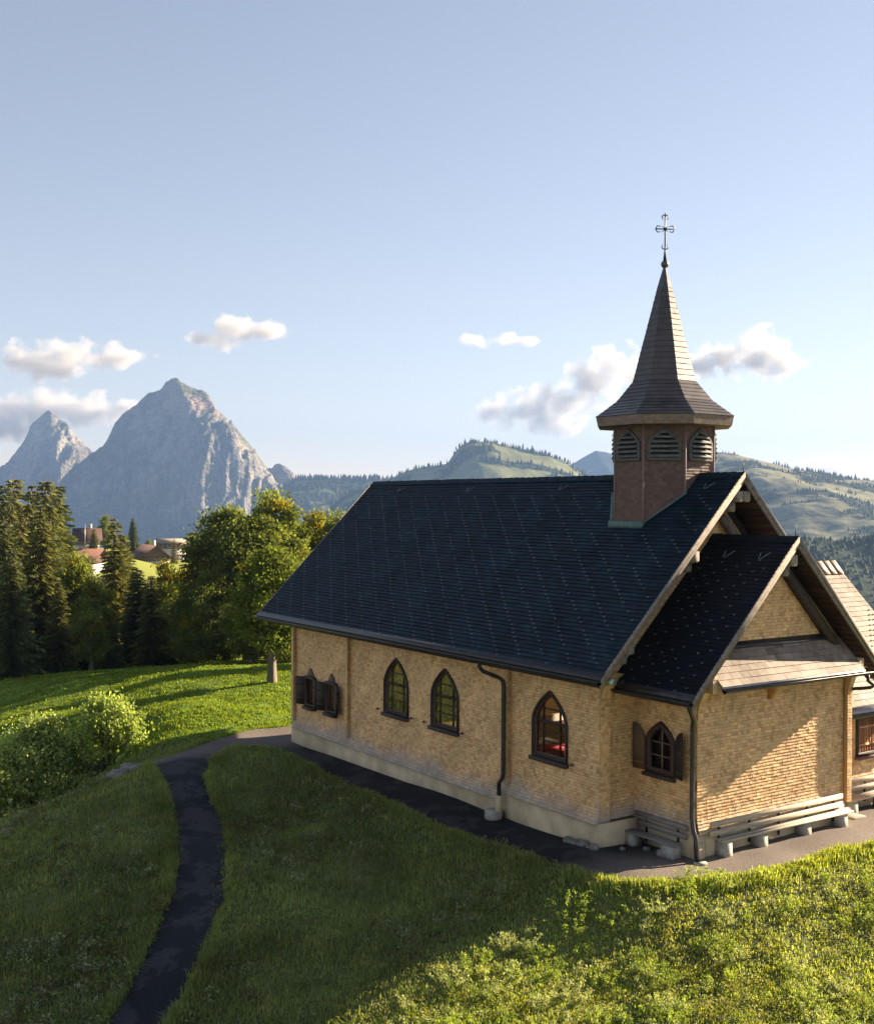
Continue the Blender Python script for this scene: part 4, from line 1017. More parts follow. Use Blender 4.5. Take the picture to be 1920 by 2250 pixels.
for k in range(8):
    a = k * math.pi / 4; N = Vector((math.cos(a), math.sin(a), 0)); U = Vector((-math.sin(a), math.cos(a), 0)); O = Vector((TX, YC, 0)) + N * (TR + 0.012)
    lv = MB(); P = lambda u, z, d: O + U * u + Vector((0, 0, z)) + N * d
    lv.ring([P(u, z, 0) for u, z in arch_profile(LWN, 0.0)], [P(u, z, 0) for u, z in arch_profile(LWN, -0.085)], N * 0.06, (0.50, 0.58, 0.66))
    lv.face([P(u, z, 0.006) for u, z in arch_profile(LWN, -0.08)], (0.03, 0.03, 0.03))
    for j in range(6):
        z = LWN[2] + 0.10 + j * 0.135; h = max(0.08, arch_half(z + 0.05, LWN) - 0.075)
        pts = [P(-h, z, 0.10), P(h, z, 0.10), P(h, z + 0.10, 0.012), P(-h, z + 0.10, 0.012)]
        lv.prism(pts, Vector((0, 0, 0.022)), (0.62, 0.72, 0.82))
    lv.build('louvre_window', M_WOOD, tower)

# ---- spire
sp = MB()
def spire_col(u, v, r):
    k = r.uniform(0.8, 1.2)
    if r.random() < 0.1: k *= 0.75
    return (0.060 * k, 0.045 * k, 0.038 * k)
def spire_sec(r0, z0, r1, z1, rowh, tw_):
    for k in range(8):
        a = k * math.pi / 4; N0 = Vector((math.cos(a), math.sin(a), 0)); U = Vector((-math.sin(a), math.cos(a), 0))
        V = (N0 * (r1 - r0) + Vector((0, 0, z1 - z0))); L = V.length; V.normalize(); N = U.cross(V)
        h = lambda v: (r0 + (r1 - r0) * v / L) * math.tan(math.pi / 8)
        courses(sp, Vector((TX, YC, z0)) + N0 * r0, U, V, N, lambda v: (-h(v), h(v)), 0, L, L / max(1, round(L / rowh)), tw_, tw_, 0.014, spire_col, stagger=0.5)
        A = Vector((TX, YC, z0)) + N0 * r0; B = Vector((TX, YC, z1)) + N0 * r1
        sp.face([A - U * h(0) - N * .002, A + U * h(0) - N * .002, B + U * h(L) - N * .002, B - U * h(L) - N * .002], (0.05, 0.04, 0.04))
spire_sec(1.96, 11.46, 1.36, 11.93, 0.15, 0.28)
spire_sec(1.36, 11.93, 0.90, 12.52, 0.15, 0.28)
spire_sec(0.90, 12.52, 0.20, 15.35, 0.17, 0.26)
spire = sp.build('spire', M_SPIRE, chapel)
mb = MB()
for r0, z0, r1, z1 in ((0.225, 15.30, 0.05, 15.92),):
    q0 = octo(r0, z0); q1 = octo(r1, z1)
    for k in range(8): mb.face([q0[k], q0[(k + 1) % 8], q1[(k + 1) % 8], q1[k]])
mb.build('spire_cap', M_LEAD, spire)
mb = MB(); q0 = octo(1.90, 11.19); q1 = octo(1.95, 11.455); q2 = octo(1.3, 11.19)
for k in range(8):
    m = (k + 1) % 8
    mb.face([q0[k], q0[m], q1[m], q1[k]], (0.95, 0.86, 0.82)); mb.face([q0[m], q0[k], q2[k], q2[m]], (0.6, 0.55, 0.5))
mb.build('spire_fascia', M_WOOD, spire)
mb = MB(); mb.blob((TX, YC, 16.02), (0.115, 0.115, 0.12), sub=3); mb.build('finial_ball', M_LEAD, spire, True)
mb = MB(); mb.tube([(TX, YC, 16.1), (TX, YC, 16.42), (TX, YC, 16.6)], [0.055, 0.022, 0.016], 8)
mb.tube([(TX, YC, 16.5), (TX, YC, 17.53)], 0.019, 6)
CD = Vector((0.50, 0.866, 0)); CC = Vector((TX, YC, 17.06)); Z = Vector((0, 0, 1))
mb.tube([CC - CD * 0.30, CC + CD * 0.30], 0.019, 6)
def scroll(tip, ax, sd):
    for s_ in (1, -1):
        mb.tube([tip - ax * 0.02, tip - ax * 0.005 + sd * s_ * 0.045, tip - ax * 0.045 + sd * s_ * 0.092, tip - ax * 0.10 + sd * s_ * 0.088, tip - ax * 0.145 + sd * s_ * 0.06], [0.016, 0.017, 0.017, 0.014, 0.008], 5)
scroll(CC - CD * 0.27, -CD, Z); scroll(CC + CD * 0.27, CD, Z); scroll(CC + Z * 0.42, Z, CD); scroll(CC - Z * 0.60, -Z, CD)
for a in (45, 135, 225, 315):
    d = CD * math.cos(math.radians(a)) + Z * math.sin(math.radians(a)); mb.tube([CC + d * 0.02, CC + d * 0.13], [0.018, 0.007], 5)
mb.build('cross', M_IRON, spire)
# lightning rods on the ridge ends
for p in ((XG - 0.05, YC, RZ), (AXG - 0.1, YC, ARZ)):
    mb = MB(); mb.tube([p, (p[0], p[1], p[2] + 0.33)], 0.010, 5); mb.build('lightning_rod', M_IRON, chapel)
# tank-like little box under the main eave corner
mb = MB(); mb.box(0.25, 0.50, -0.12, 0.10, 4.28, 4.44, (1.6, 1.9, 1.7)); mb.build('eave_end_plate', M_ZINC, chapel)

# ---- side wing at the right
wg = MB(); WX = 1.12; WY0 = AY2 + 0.19; WY1 = 12.4
WW = (10.7, 0.85, 1.14, 2.33)
courses(wg, (WX, 0, 0), (0, 1, 0), (0, 0, 1), (1, 0, 0), lambda v: (WY0 - 0.2, WY1), 0.60, 2.95, 0.084, 0.09, 0.16, 0.017, shingle_col(lambda u, v: 0.3 * max(0, 1 - (v - .6) / .5)), lambda z: [(9.22, 10.92)] if 1.46 < z < 2.62 else [], lambda v: 0.10 * max(0, 1 - (v - 0.6) / 0.5) ** 2, ragged=0.012)
wg.face([(WX - .004, WY0 - .2, -.3), (WX - .004, WY1, -.3), (WX - .004, WY1, 3.0), (WX - .004, WY0 - .2, 3.0)], (0.25, 0.16, 0.08))
wg.face([(WX - .004, WY1, -.3), (-4.6, WY1, -.3), (-4.6, WY1, 3.0), (-1.75, WY1, 6.3), (WX - .004, WY1, 3.0)], (0.5, 0.33, 0.15))
wg.build('wing_wall', M_SHINGLE, chapel)
RX0 = 1.78; RZ0 = 2.93; RX1 = -2.25; RZ1 = 7.0
WV = Vector((RX1 - RX0, 0, RZ1 - RZ0)).normalized(); WN = Vector((-WV.z * -1, 0, -WV.x)).normalized(); WLEN = math.hypot(RX1 - RX0, RZ1 - RZ0)
mb = MB()
WYE = 12.75
courses(mb, (RX0, 0, RZ0), (0, 1, 0), WV, WN, lambda v: (AY2 + 0.02, WYE), 0, WLEN, 0.20, 0.36, 0.36, 0.016, roof_col(WARM, 0.12), stagger=0.5, gap=0.003, off=lambda v: 0.006)
mb.hexa([(RX0, AY2 + .03, RZ0 - .12), (RX0, WYE - .01, RZ0 - .12), (RX1, WYE - .01, RZ1 - .12), (RX1, AY2 + .03, RZ1 - .12), (RX0, AY2 + .03, RZ0), (RX0, WYE - .01, RZ0), (RX1, WYE - .01, RZ1), (RX1, AY2 + .03, RZ1)], (0.1, 0.08, 0.06))
mb.face([(RX1, AY2 + .03, RZ1), (RX1, WYE, RZ1), (-6.2, WYE, 3.0), (-6.2, AY2 + .03, 3.0)], (0.2, 0.16, 0.12))
wroof = mb.build('wing_roof', M_TILE, chapel)
MHB = surf('rusty_hook', (0.10, 0.07, 0.05), 0.6, 0.4, 0.2, 8)
pts = []
for r_ in range(26):
    for k in range(6):
        x = 7.5 + ((r_ * 0.36 * 0.5 + k * 1.8) % 5.2)
        if 0.2 < r_ * 0.2 < WLEN - 0.8: pts.append((x, r_ * 0.2))
for x, q in pts[:100]:
    mb = MB(); hook_mesh(mb, Vector((RX0, x, RZ0)) + WV * q, Vector((0, 1, 0)), WV, WN); mb.build('snow_hook', MHB, wroof)
mb = MB()
for k in range(14):
    y0 = AY2 + 0.4 + k * 0.36; 
    mb.hexa([Vector((RX1, y, RZ1)) + d for y, d in ((y0, -WV * 0.55 + WN * .03), (y0 + .34, -WV * .55 + WN * .03), (y0 + .34, WN * .06), (y0, WN * .06))] + [Vector((RX1, y, RZ1)) + d for y, d in ((y0, -WV * 0.55 + WN * .05), (y0 + .34, -WV * .55 + WN * .055), (y0 + .34, WN * .10), (y0, WN * .085))], WARM)
mb.build('ridge_cap', M_TILE, wroof)
gutter((RX0 + .08, AY2 + .1, RZ0 - .06), (RX0 + .08, WYE, RZ0 - .06), (1, 0, 0), 0.08)
mb = MB(); mb.beam((RX0 - .03, AY2 + .1, RZ0 + .06), (RX0 - .03, WYE, RZ0 + .06), 0.22, 0.012, (0.7, 0, 0.7)); mb.build('eave_flashing', M_ZINC, wroof)
fr = MB(); fr.ring([(WX - .05, 9.20, 1.44), (WX - .05, 10.94, 1.44), (WX - .05, 10.94, 2.66), (WX - .05, 9.20, 2.66)], [(WX - .05, 9.30, 1.54), (WX - .05, 10.84, 1.54), (WX - .05, 10.84, 2.56), (WX - .05, 9.30, 2.56)], (0.12, 0, 0))
f = fr.build('window', M_BROWN, chapel); f['label'] = 'shuttered window of the side wing'
for y0, y1 in ((9.31, 9.80), (9.81, 10.30), (10.31, 10.83)):
    sh = MB(); n = 4
    for k in range(n):
        a = y0 + (y1 - y0) * k / n; kk = rng.uniform(1.2, 3.0); sh.box(WX, WX + .03, a + .004, a + (y1 - y0) / n - .004, 1.55, 2.55, (kk * 1.6, kk * 1.3, kk * 0.95))
    for z in (1.75, 2.28): sh.box(WX + .031, WX + .055, y0, y1, z, z + .06, (7, 7, 6.5))
    sh.build('shutter', M_OLDWOOD, f)
sl = MB(); sl.box(WX - .02, WX + .16, 9.16, 11.0, 1.36, 1.435, (5, 4.6, 4.4)); sl.build('sill', M_BROWN, f)
mb = MB(); mb.box(WX - .3, WX + .04, WY0 - .3, WY1, -0.5, 0.58); mb.build('plinth', M_PLASTER, chapel)

# ------------------------------------------------------------------ benches, stones, steps
def bench_leg(mb, x0, x1, y0, y1, ztop):
    zb = path_height((x0 + x1) / 2, (y0 + y1) / 2) - 0.06
    mb.hexa([(x0 - .02, y0 - .01, zb), (x1 + .02, y0 - .01, zb), (x1 + .02, y1 + .01, zb), (x0 - .02, y1 + .01, zb), (x0, y0, ztop), (x1, y0, ztop), (x1, y1, ztop), (x0, y1, ztop)])
def make_bench(label, axis_, x0, x1, y0, y1, zs, legs, backpos, mat, group):
    t = thing('bench', label, 'bench', ((x0 + x1) / 2, (y0 + y1) / 2, 0.0), group)
    mb = MB()
    for k in range(3):
        if axis_ == 'y':
            a = x0 + (x1 - x0) * k / 3; mb.box(a + .006, a + (x1 - x0) / 3 - .006, y0 + rng.uniform(-.02, .02), y1 + rng.uniform(-.02, .02), zs - .045, zs + rng.uniform(-.004, .004))
        else:
            a = y0 + (y1 - y0) * k / 3; mb.box(x0 + rng.uniform(-.02, .02), x1, a + .006, a + (y1 - y0) / 3 - .006, zs - .045, zs + rng.uniform(-.004, .004))
    mb.build('seat', mat, t)
    bk = MB(); ps = MB()
    (b0, b1, c) = backpos
    for z0, z1 in ((zs + .09, zs + .22), (zs + .31, zs + .44)):
        if axis_ == 'y': bk.box(c, c + .045, b0, b1, z0, z1)
        else: bk.box(b0, b1, c - .045, c, z0, z1)
    bk.build('backrest', mat, t)
    for q in np.linspace(b0 + .35, b1 - .35, 5 if axis_ == 'y' else 2):
        pm = MB()
        if axis_ == 'y': pm.box(c - .045, c - .002, q, q + .04, zs - .3, zs + .42, (0.5, 0.5, 0.5)); 
        else: pm.box(q, q + .04, c + .002, c + .04, zs - .3, zs + .42, (0.5, 0.5, 0.5))
        pm.build('back_post', M_IRON, t)
    for l in legs:
        lm = MB(); bench_leg(lm, *l, zs - .047); lm.build('leg', M_CONCRETE, t)
    return t
make_bench('long pale plank bench on concrete blocks along the sunlit annex front', 'y', 2.06, 2.50, 1.95, 7.22, 0.45,
           [(2.08, 2.48, 2.0, 2.24), (2.08, 2.46, 3.35, 3.62), (2.08, 2.44, 5.15, 5.42), (2.08, 2.46, 6.72, 6.98)], (1.70, 7.05, 2.215), M_BENCH, 'benches against the chapel walls')
make_bench('short grey weathered bench in the shaded corner beside the annex window', 'x', 0.10, 1.83, 0.78, 1.14, 0.36,
           [(0.16, 0.40, 0.80, 1.12), (1.42, 1.80, 0.80, 1.12)], (0.06, 1.88, AY - 0.12), M_BENCHX, 'benches against the chapel walls')
make_bench('plank bench under the shuttered window of the side wing, cut off by the picture edge', 'y', 1.30, 1.74, 8.15, 11.2, 0.40,
           [(1.32, 1.70, 8.28, 8.52), (1.32, 1.70, 9.8, 10.05)], (7.75, 11.3, 1.235), M_BENCH, 'benches against the chapel walls')
for i, (x, y, z0, sx, sy, h, lb) in enumerate(((1.95, 8.0, -0.03, 0.42, 0.55, 0.10, 'flat grey stone slab, lowest step beside the long bench'), (1.62, 7.85, -0.03, 0.36, 0.42, 0.28, 'middle grey stone step between the two benches'), (1.36, 7.72, -0.03, 0.26, 0.34, 0.44, 'topmost grey stone step against the corner wing'))):
    mb = MB(); mb.box(x - sx / 2, x + sx / 2, y - sy / 2, y + sy / 2, z0, z0 + h); o = mb.build('stone_step', M_CONCRETE)
    bv = o.modifiers.new('bevel', 'BEVEL'); bv.width = 0.03; bv.segments = 2
    setp(o, lb, 'step', 'stone steps by the long bench')
mb = MB(); mb.tube([(2.40, 1.17, -0.02), (2.40, 1.17, 0.035)], 0.17, 18); o = mb.build('drain_cover', M_CONCRETE); setp(o, 'round grey drain cover below the annex corner downpipe', 'drain')
mb = MB(); mb.tube([(-4.05, -0.36, -0.2), (-4.05, -0.36, 0.10), (-4.05, -0.36, 0.12)], [0.26, 0.25, 0.22], 16); o = mb.build('drain_basin', M_CONCRETE); setp(o, 'round stone basin under the long wall downpipe', 'drain')
rr = random.Random(4)
stones = []
for i in range(22):
    t_ = rr.random()
    if i < 14: x = -1.2 + 1.5 * t_; y = -0.16 - rr.uniform(0, 0.22) * (0.4 + t_)
    elif i < 22: x = 0.2 + 1.3 * t_; y = 1.0 - rr.uniform(0, 0.9) * (1 - t_)
    else: x = 2.25 + rr.uniform(0, .15); y = 2.4 + 4.2 * t_
    s = rr.uniform(0.06, 0.14)
    mb = MB(); mb.blob((0, 0, 0), (s * rr.uniform(.9, 1.5), s * rr.uniform(.8, 1.2), s * rr.uniform(.6, .95)), rough=0.22, seed=i, sub=2)
    o = mb.build('field_stone', M_STONE); o.location = (x, y, path_height(x, y) + s * 0.25); o.rotation_euler = (0, 0, rr.uniform(0, 6))
    lab = 'rough field stone piled at the foot of the near plinth corner' if i < 14 else ('rough field stone lying by the short shaded bench' if i < 22 else 'rough field stone under the long pale bench')
    setp(o, lab, 'stone', ('stones at the near plinth corner', 'stones by the short bench', 'stones under the long bench')[0 if i < 14 else (1 if i < 22 else 2)])
for i in range(8):
    x = -16.9 - rr.uniform(0, 0.9); y = -6.15 - rr.uniform(0, 0.7); s = rr.uniform(0.16, 0.34)
    mb = MB(); mb.blob((0, 0, 0), (s * 1.4, s, s * 0.6), rough=0.25, seed=40 + i); o = mb.build('rock', M_STONE)
    o.location = (x, y, float(ground_z(np.array([x]), np.array([y]))[0]) + 0.05); o.rotation_euler = (0.1, 0.2, rr.uniform(0, 6))
    setp(o, 'brown rock in the broken edge of the path above the bank', 'rock', 'rocks at the bend of the path')

# ------------------------------------------------------------------ mountains and hills
def at(s, depth):
    return CAM[0] + FWD[0] * depth + RGT[0] * s, CAM[1] + FWD[1] * depth + RGT[1] * s
def relief(name, label, D0, prof, s0, s1, ds, tf, tb, dt, g, k, backslope, disp, colf, base=-262, mat=None):
    s = np.arange(s0, s1 + ds, ds); t = np.arange(-tb, tf + dt, dt)
    S, T = np.meshgrid(s, t, indexing='ij')
    px = np.array([p[0] for p in prof], float); pz = np.array([p[1] for p in prof], float)
    tp = np.maximum(T, 0)
    Sk = S - k(tp) if callable(k) else S - k * tp
    H = np.interp(Sk, px, pz)
    Z = H - g(tp, S) - backslope * np.maximum(-T, 0)
    Z = Z + disp(S, T, Z)
    Z = np.maximum(Z, base)
    X, Y = at(S, D0 - T)
    nx, ny = S.shape; idx = np.arange(nx * ny).reshape(nx, ny)
    q = np.stack([idx[:-1, :-1], idx[:-1, 1:], idx[1:, 1:], idx[1:, :-1]], -1).reshape(-1, 4)
    gs = np.gradient(Z, axis=0) / ds; gt = np.gradient(Z, axis=1) / dt
    c = colf(S, T, Z, np.hypot(gs, gt), gs)
    o = np_object(name, np.stack([X, Y, Z], -1).reshape(-1, 3), [q], mat or M_HILL, c.reshape(-1, 3), smooth=True)
    setp(o, label, kind='structure')
    return S, T, X, Y, Z, c
GREAT = [(-2300, -262), (-1990, -240)] + SIL_GREAT + [(300, -262)]
SMALL = [(-3000, -262)] + SIL_SMALL + [(-1200, -262)]
def rock_disp(a):
    def f(S, T, Z):
        w = smooth01(np.abs(T) / 60.0)
        rib = ridged(S / 95 + 0.25 * fbm(S / 200, T / 200, 4), T / 420, 21, 5, 0.55) * 48 + ridged(S / 30, T / 110 + S / 200, 27, 4, 0.55) * 17 + fbm(S / 14, T / 22, 33, 3) * 9
        crest = ridged(S / 26, T / 60, 51, 4) * 5 + fbm(S / 9, T / 30, 52, 3) * 3
        rib = np.maximum(rib, 0) * smooth01(np.abs(T) / 260.0) + np.minimum(rib, 0) * w
        return a * (1.8 * rib + crest)
    return f
def rock_col(S, T, Z, slope, gs):
    n = fbm(S / 60, T / 60, 61, 5)[..., None]; n2 = fbm(S / 34 + Z / 40, Z / 13 - S / 60, 63, 4)[..., None]
    big = fbm(S / 240, T / 380 + Z / 260, 69, 4)[..., None]
    rock = np.array([0.20, 0.178, 0.148]) * np.clip(1 + 0.55 * n + 0.75 * n2 + 0.8 * big, 0.35, 2)
    red = np.array([0.30, 0.20, 0.145]) * (1 + 0.3 * n2)
    wr = (smooth01((Z - 360 + 60 * n[..., 0]) / 110) * smooth01((S - (-1290) - 0.2 * T) / 90))[..., None] * 0.75
    grass = np.array([0.10, 0.105, 0.035]) * (1 + 0.4 * n)
    wg_ = (smooth01((1.35 + 0.5 * (gs < 0) + 1.0 * n[..., 0] - slope) / 0.45))[..., None] * smooth01((fbm(S / 110, T / 110, 71, 4) + 0.15 + 0.35 * smooth01((260 - Z) / 250)) / 0.4)[..., None]
    c = rock * (1 - wr) + red * wr
    c = c * (1 - wg_ * 0.8) + grass * wg_ * 0.8
    wood = smooth01((-30 - Z + 60 * n[..., 0]) / 70)[..., None]
    return np.clip(c * (1 - wood) + np.array([0.035, 0.05, 0.03]) * wood, 0.01, 0.6)
relief('mountain', 'tall grey rock peak with a reddish summit and shaded left face', 5200, GREAT, -2250, 260, 7, 1150, 500, 8.5,
       lambda t, S: 1.02 * t + 24 * np.sin(t / 70.0), lambda t: 0.52 * t + 45 * np.sin(t / 130.0), 0.9, rock_disp(1.0), rock_col, mat=M_ROCK)
relief('mountain', 'smaller pointed rock peak left of the tall one', 6000, SMALL, -2950, -1200, 8, 1000, 500, 10,
       lambda t, S: 1.0 * t + 20 * np.sin(t / 60.0), lambda t: 0.45 * t + 30 * np.sin(t / 110.0), 0.9, rock_disp(0.9), rock_col, mat=M_ROCK)

def hill_disp(a, seed):
    return lambda S, T, Z: a * (fbm(S / 160, T / 160, seed, 5) * 22 + ridged(S / 320, T / 420, seed + 3, 3) * 14) * smooth01(np.abs(T) / 120) + a * fbm(S / 40, T / 60, seed + 9, 3) * 3
def hill_mask(S, T, Z, seed, th):
    return smooth01((fbm(S / 150 + T / 700, T / 75, seed, 6, 0.62) - th) / 0.035)
def hill_col(seed, th, meadow=(0.155, 0.165, 0.075)):
    def f(S, T, Z, slope, gs):
        m = hill_mask(S, T, Z, seed, th)[..., None]
        n = fbm(S / 30, T / 30, seed + 7, 4)[..., None]
        me = np.array(meadow) * (1 + 0.3 * n); fo = np.array([0.022, 0.031, 0.018]) * (1 + 0.4 * n)
        return me * (1 - m) + fo * m
    return f
def forest(name, label, rel, seed, th, n, h, mask=None, full=False):
    S, T, X, Y, Z, c = rel
    r = np.random.default_rng(seed)
    m = hill_mask(S, T, Z, seed, th) if mask is None else mask(S, T, Z)
    ok = np.argwhere((m > 0.5) & (T > -60) & (Z > -255))
    if len(ok) == 0: return
    pick = ok[r.integers(0, len(ok), n)]
    i, j = pick[:, 0], pick[:, 1]
    ds = abs(S[1, 0] - S[0, 0]); 
    jx = r.uniform(-1, 1, n) * ds; 
    x = X[i, j] + jx * RGT[0]; y = Y[i, j] + jx * RGT[1]; z = Z[i, j] - 3
    hh = h * r.uniform(0.55, 1.25, n); w = hh * (r.uniform(0.16, 0.25, n) if h > 8 else r.uniform(0.28, 0.5, n))
    K = 5; V = []; 
    ang = np.arange(K) * 2 * math.pi / K
    ring1 = np.stack([x[:, None] + w[:, None] * np.cos(ang), y[:, None] + w[:, None] * np.sin(ang), np.repeat((z + hh * 0.08)[:, None], K, 1)], -1)
    ring2 = np.stack([x[:, None] + 0.62 * w[:, None] * np.cos(ang + .5), y[:, None] + 0.62 * w[:, None] * np.sin(ang + .5), np.repeat((z + hh * 0.5)[:, None], K, 1)], -1)
    top = np.stack([x, y, z + hh], -1)[:, None]
    V = np.concatenate([ring1, ring2, top], 1).reshape(-1, 3)
    b = (np.arange(n) * (2 * K + 1))[:, None]
    q = []; t3 = []
    for a in range(K):
        d = (a + 1) % K
        q.append(np.concatenate([b + a, b + d, b + K + d, b + K + a], 1)); t3.append(np.concatenate([b + K + a, b + K + d, b + 2 * K], 1))
    q = np.concatenate(q); t3 = np.concatenate(t3)
    cb = np.array([0.050, 0.062, 0.032]) * r.uniform(0.6, 1.5, (n, 1)) + np.array([0.02, 0.012, 0.0]) * r.uniform(0, 1, (n, 1))  # tree colours lightened to paint in distance haze
    tint = np.concatenate([np.tile(cb, (K, 1)), np.tile(cb, (K, 1))])
    o = np_object(name, V, [q, t3], M_HILL, tint)
    setp(o, label, 'forest', kind='stuff')
lin = lambda a: (lambda t, S: a * t)
r_sad = relief('hill', 'wooded saddle between the tall peak and the green knoll', 4400, [(-1000, -262)] + SIL_SADDLE + [(400, -262)], -1000, 400, 9, 900, 250, 12, lin(0.42), 0.15, 0.5, hill_disp(0.9, 201), hill_col(203, 0.0))
forest('forest', 'conifer wood along the wooded saddle right of the tall peak', r_sad, 203, 0.0, 1500, 21)
forest('forest', 'line of conifers on the crest of the saddle', r_sad, 204, 0.0, 420, 22, mask=lambda S, T, Z: (np.abs(T - 5) < 14) & (S > -560) & (S < 60))
r_kn = relief('hill', 'green knoll with woods behind the chapel ridge', 3600, [(-520, -262)] + SIL_KNOLL + [(1000, -262)], -520, 1000, 9, 900, 250, 12, lin(0.40), 0.1, 0.5, hill_disp(0.6, 211), hill_col(214, 0.05))
forest('forest', 'conifer woods on the green knoll', r_kn, 214, 0.05, 1900, 19)
forest('forest', 'conifers on the crest of the green knoll', r_kn, 215, 0.0, 260, 15, mask=lambda S, T, Z: (np.abs(T - 4) < 14) & (S > -300) & (S < 480))
r_bl = relief('hill', 'far blue wooded hill behind the bell tower', 6500, [(200, -262)] + SIL_BLUE + [(2100, -262)], 200, 2100, 14, 900, 250, 18, lin(0.42), 0.1, 0.5, hill_disp(0.8, 221), hill_col(223, -0.4))
r_ri = relief('hill', 'broad hillside of meadows and woods at the right', 3000, [(200, -262)] + SIL_RIGHT + [(2400, -262)], 200, 2200, 8, 1500, 250, 11, lin(0.21), 0.12, 0.5, hill_disp(0.75, 231), hill_col(236, 0.0, (0.165, 0.16, 0.09)))
forest('forest', 'patches of conifer wood on the broad hillside at the right', r_ri, 236, 0.0, 14000, 10)
forest('forest', 'conifers on the crest of the broad hillside at the right', r_ri, 232, 0.0, 420, 14, mask=lambda S, T, Z: (np.abs(T) < 14) & (S > 880) & (S < 1700))
r_sp = relief('hill', 'wooded spur in the valley right of the annex roof', 1300, [(100, -200)] + SIL_SPUR + [(1100, -60), (1500, -120)], 100, 1500, 6, 520, 300, 7, lin(0.42), 0.1, 0.25, lambda S, T, Z: fbm(S / 60, T / 60, 241, 4) * 9, hill_col(243, -0.7, (0.1, 0.1, 0.05)))
forest('forest', 'autumn tinged wood on the valley spur', r_sp, 243, -0.7, 13000, 8)

# ------------------------------------------------------------------ clouds
def cloud(label, c, lobes, dens, seed, soft=0.9, amp=0.95):
    """c: (lateral, depth, height); lobes: (lateral, depth, height, rx, rz) relative to c, metres"""
    cx, cy = at(c[0], c[1])
    bm = bmesh.new()
    lobes = [(s, d, z, rx * 1.08, rz * 1.35) for (s, d, z, rx, rz) in lobes]
    for (s, d, z, rx, rz) in lobes:
        for th in range(0, 360, 45):
            for ph in (-60, 0, 60):
                q = 1.25
                u = math.cos(math.radians(ph))
                ls = s + q * rx * math.cos(math.radians(th)) * u; ld = d + q * rx * 0.8 * math.sin(math.radians(th)) * u
                bm.verts.new((FWD[0] * ld + RGT[0] * ls, FWD[1] * ld + RGT[1] * ls, z + q * rz * math.sin(math.radians(ph)) * 1.1))
    bmesh.ops.convex_hull(bm, input=bm.verts)
    for v in [v for v in bm.verts if not v.link_faces]: bm.verts.remove(v)
    me = bpy.data.meshes.new('cloud'); bm.to_mesh(me); bm.free()
    o = bpy.data.objects.new('cloud', me); COL.objects.link(o); o.location = (cx, cy, c[2])
    setp(o, label, 'cloud', 'small fair weather clouds')
    m, nt, N, L, P = mat_new('cloud_vapour'); N.remove(P)
    tc = N.new('ShaderNodeTexCoord')
    nz = N.new('ShaderNodeTexNoise'); nz.inputs['Scale'].default_value = 1 / 230.0; nz.inputs['Detail'].default_value = 5.5; nz.inputs['Roughness'].default_value = 0.56
    ofs = N.new('ShaderNodeVectorMath'); ofs.operation = 'ADD'; ofs.inputs[1].default_value = (seed * 1137.0, seed * 733.0, 0)
    L.new(tc.outputs['Object'], ofs.inputs[0]); L.new(ofs.outputs[0], nz.inputs['Vector'])
    last = None
    for (s, d, z, rx, rz) in lobes:
        p = Vector((FWD[0] * d + RGT[0] * s, FWD[1] * d + RGT[1] * s, z))
        sb = N.new('ShaderNodeVectorMath'); sb.operation = 'SUBTRACT'; L.new(tc.outputs['Object'], sb.inputs[0]); sb.inputs[1].default_value = p
        sc = N.new('ShaderNodeVectorMath'); sc.operation = 'MULTIPLY'; L.new(sb.outputs[0], sc.inputs[0]); sc.inputs[1].default_value = (1 / rx, 1 / rx, 1 / rz)
        ln = N.new('ShaderNodeVectorMath'); ln.operation = 'LENGTH'; L.new(sc.outputs[0], ln.inputs[0])
        iv = N.new('ShaderNodeMath'); iv.operation = 'SUBTRACT'; iv.inputs[0].default_value = 1.0; L.new(ln.outputs['Value'], iv.inputs[1])
        if last is None: last = iv.outputs[0]
        else:
            mx = N.new('ShaderNodeMath'); mx.operation = 'SMOOTH_MAX'; mx.inputs[2].default_value = 0.25; L.new(last, mx.inputs[0]); L.new(iv.outputs[0], mx.inputs[1]); last = mx.outputs[0]
    n2 = N.new('ShaderNodeMath'); n2.operation = 'MULTIPLY_ADD'; L.new(nz.outputs['Fac'], n2.inputs[0]); n2.inputs[1].default_value = 4.2 * amp; n2.inputs[2].default_value = -2.1 * amp - 0.02
    ad = N.new('ShaderNodeMath'); ad.operation = 'ADD'; L.new(last, ad.inputs[0]); L.new(n2.outputs[0], ad.inputs[1])
    rg = N.new('ShaderNodeMapRange'); rg.interpolation_type = 'SMOOTHSTEP'; rg.inputs['From Min'].default_value = 0.0; rg.inputs['From Max'].default_value = soft; rg.inputs['To Max'].default_value = dens
    L.new(ad.outputs[0], rg.inputs['Value'])
    pv_ = N.new('ShaderNodeVolumePrincipled'); pv_.inputs['Color'].default_value = (0.78, 0.765, 0.745, 1); pv_.inputs['Anisotropy'].default_value = 0.25
    L.new(rg.outputs[0], pv_.inputs['Density'])
    L.new(pv_.outputs[0], N['Material Output'].inputs['Volume'])
    me.materials.append(m)
cloud('long soft grey-white cloud above the small rock peak', (-3800, 12000, 1530), [(-480, 0, -20, 330, 150), (-130, 0, 40, 380, 130), (260, 0, 30, 360, 90), (560, 0, 50, 250, 60), (-250, 0, -120, 260, 90)], 0.008, 1)
cloud('low grey cloud bank behind the small rock peak', (-4000, 12300, 960), [(-700, 0, -100, 480, 170), (-200, 0, 60, 420, 150), (250, 0, 60, 400, 130), (620, 0, 90, 260, 70), (-450, 0, 20, 380, 150)], 0.009, 2)
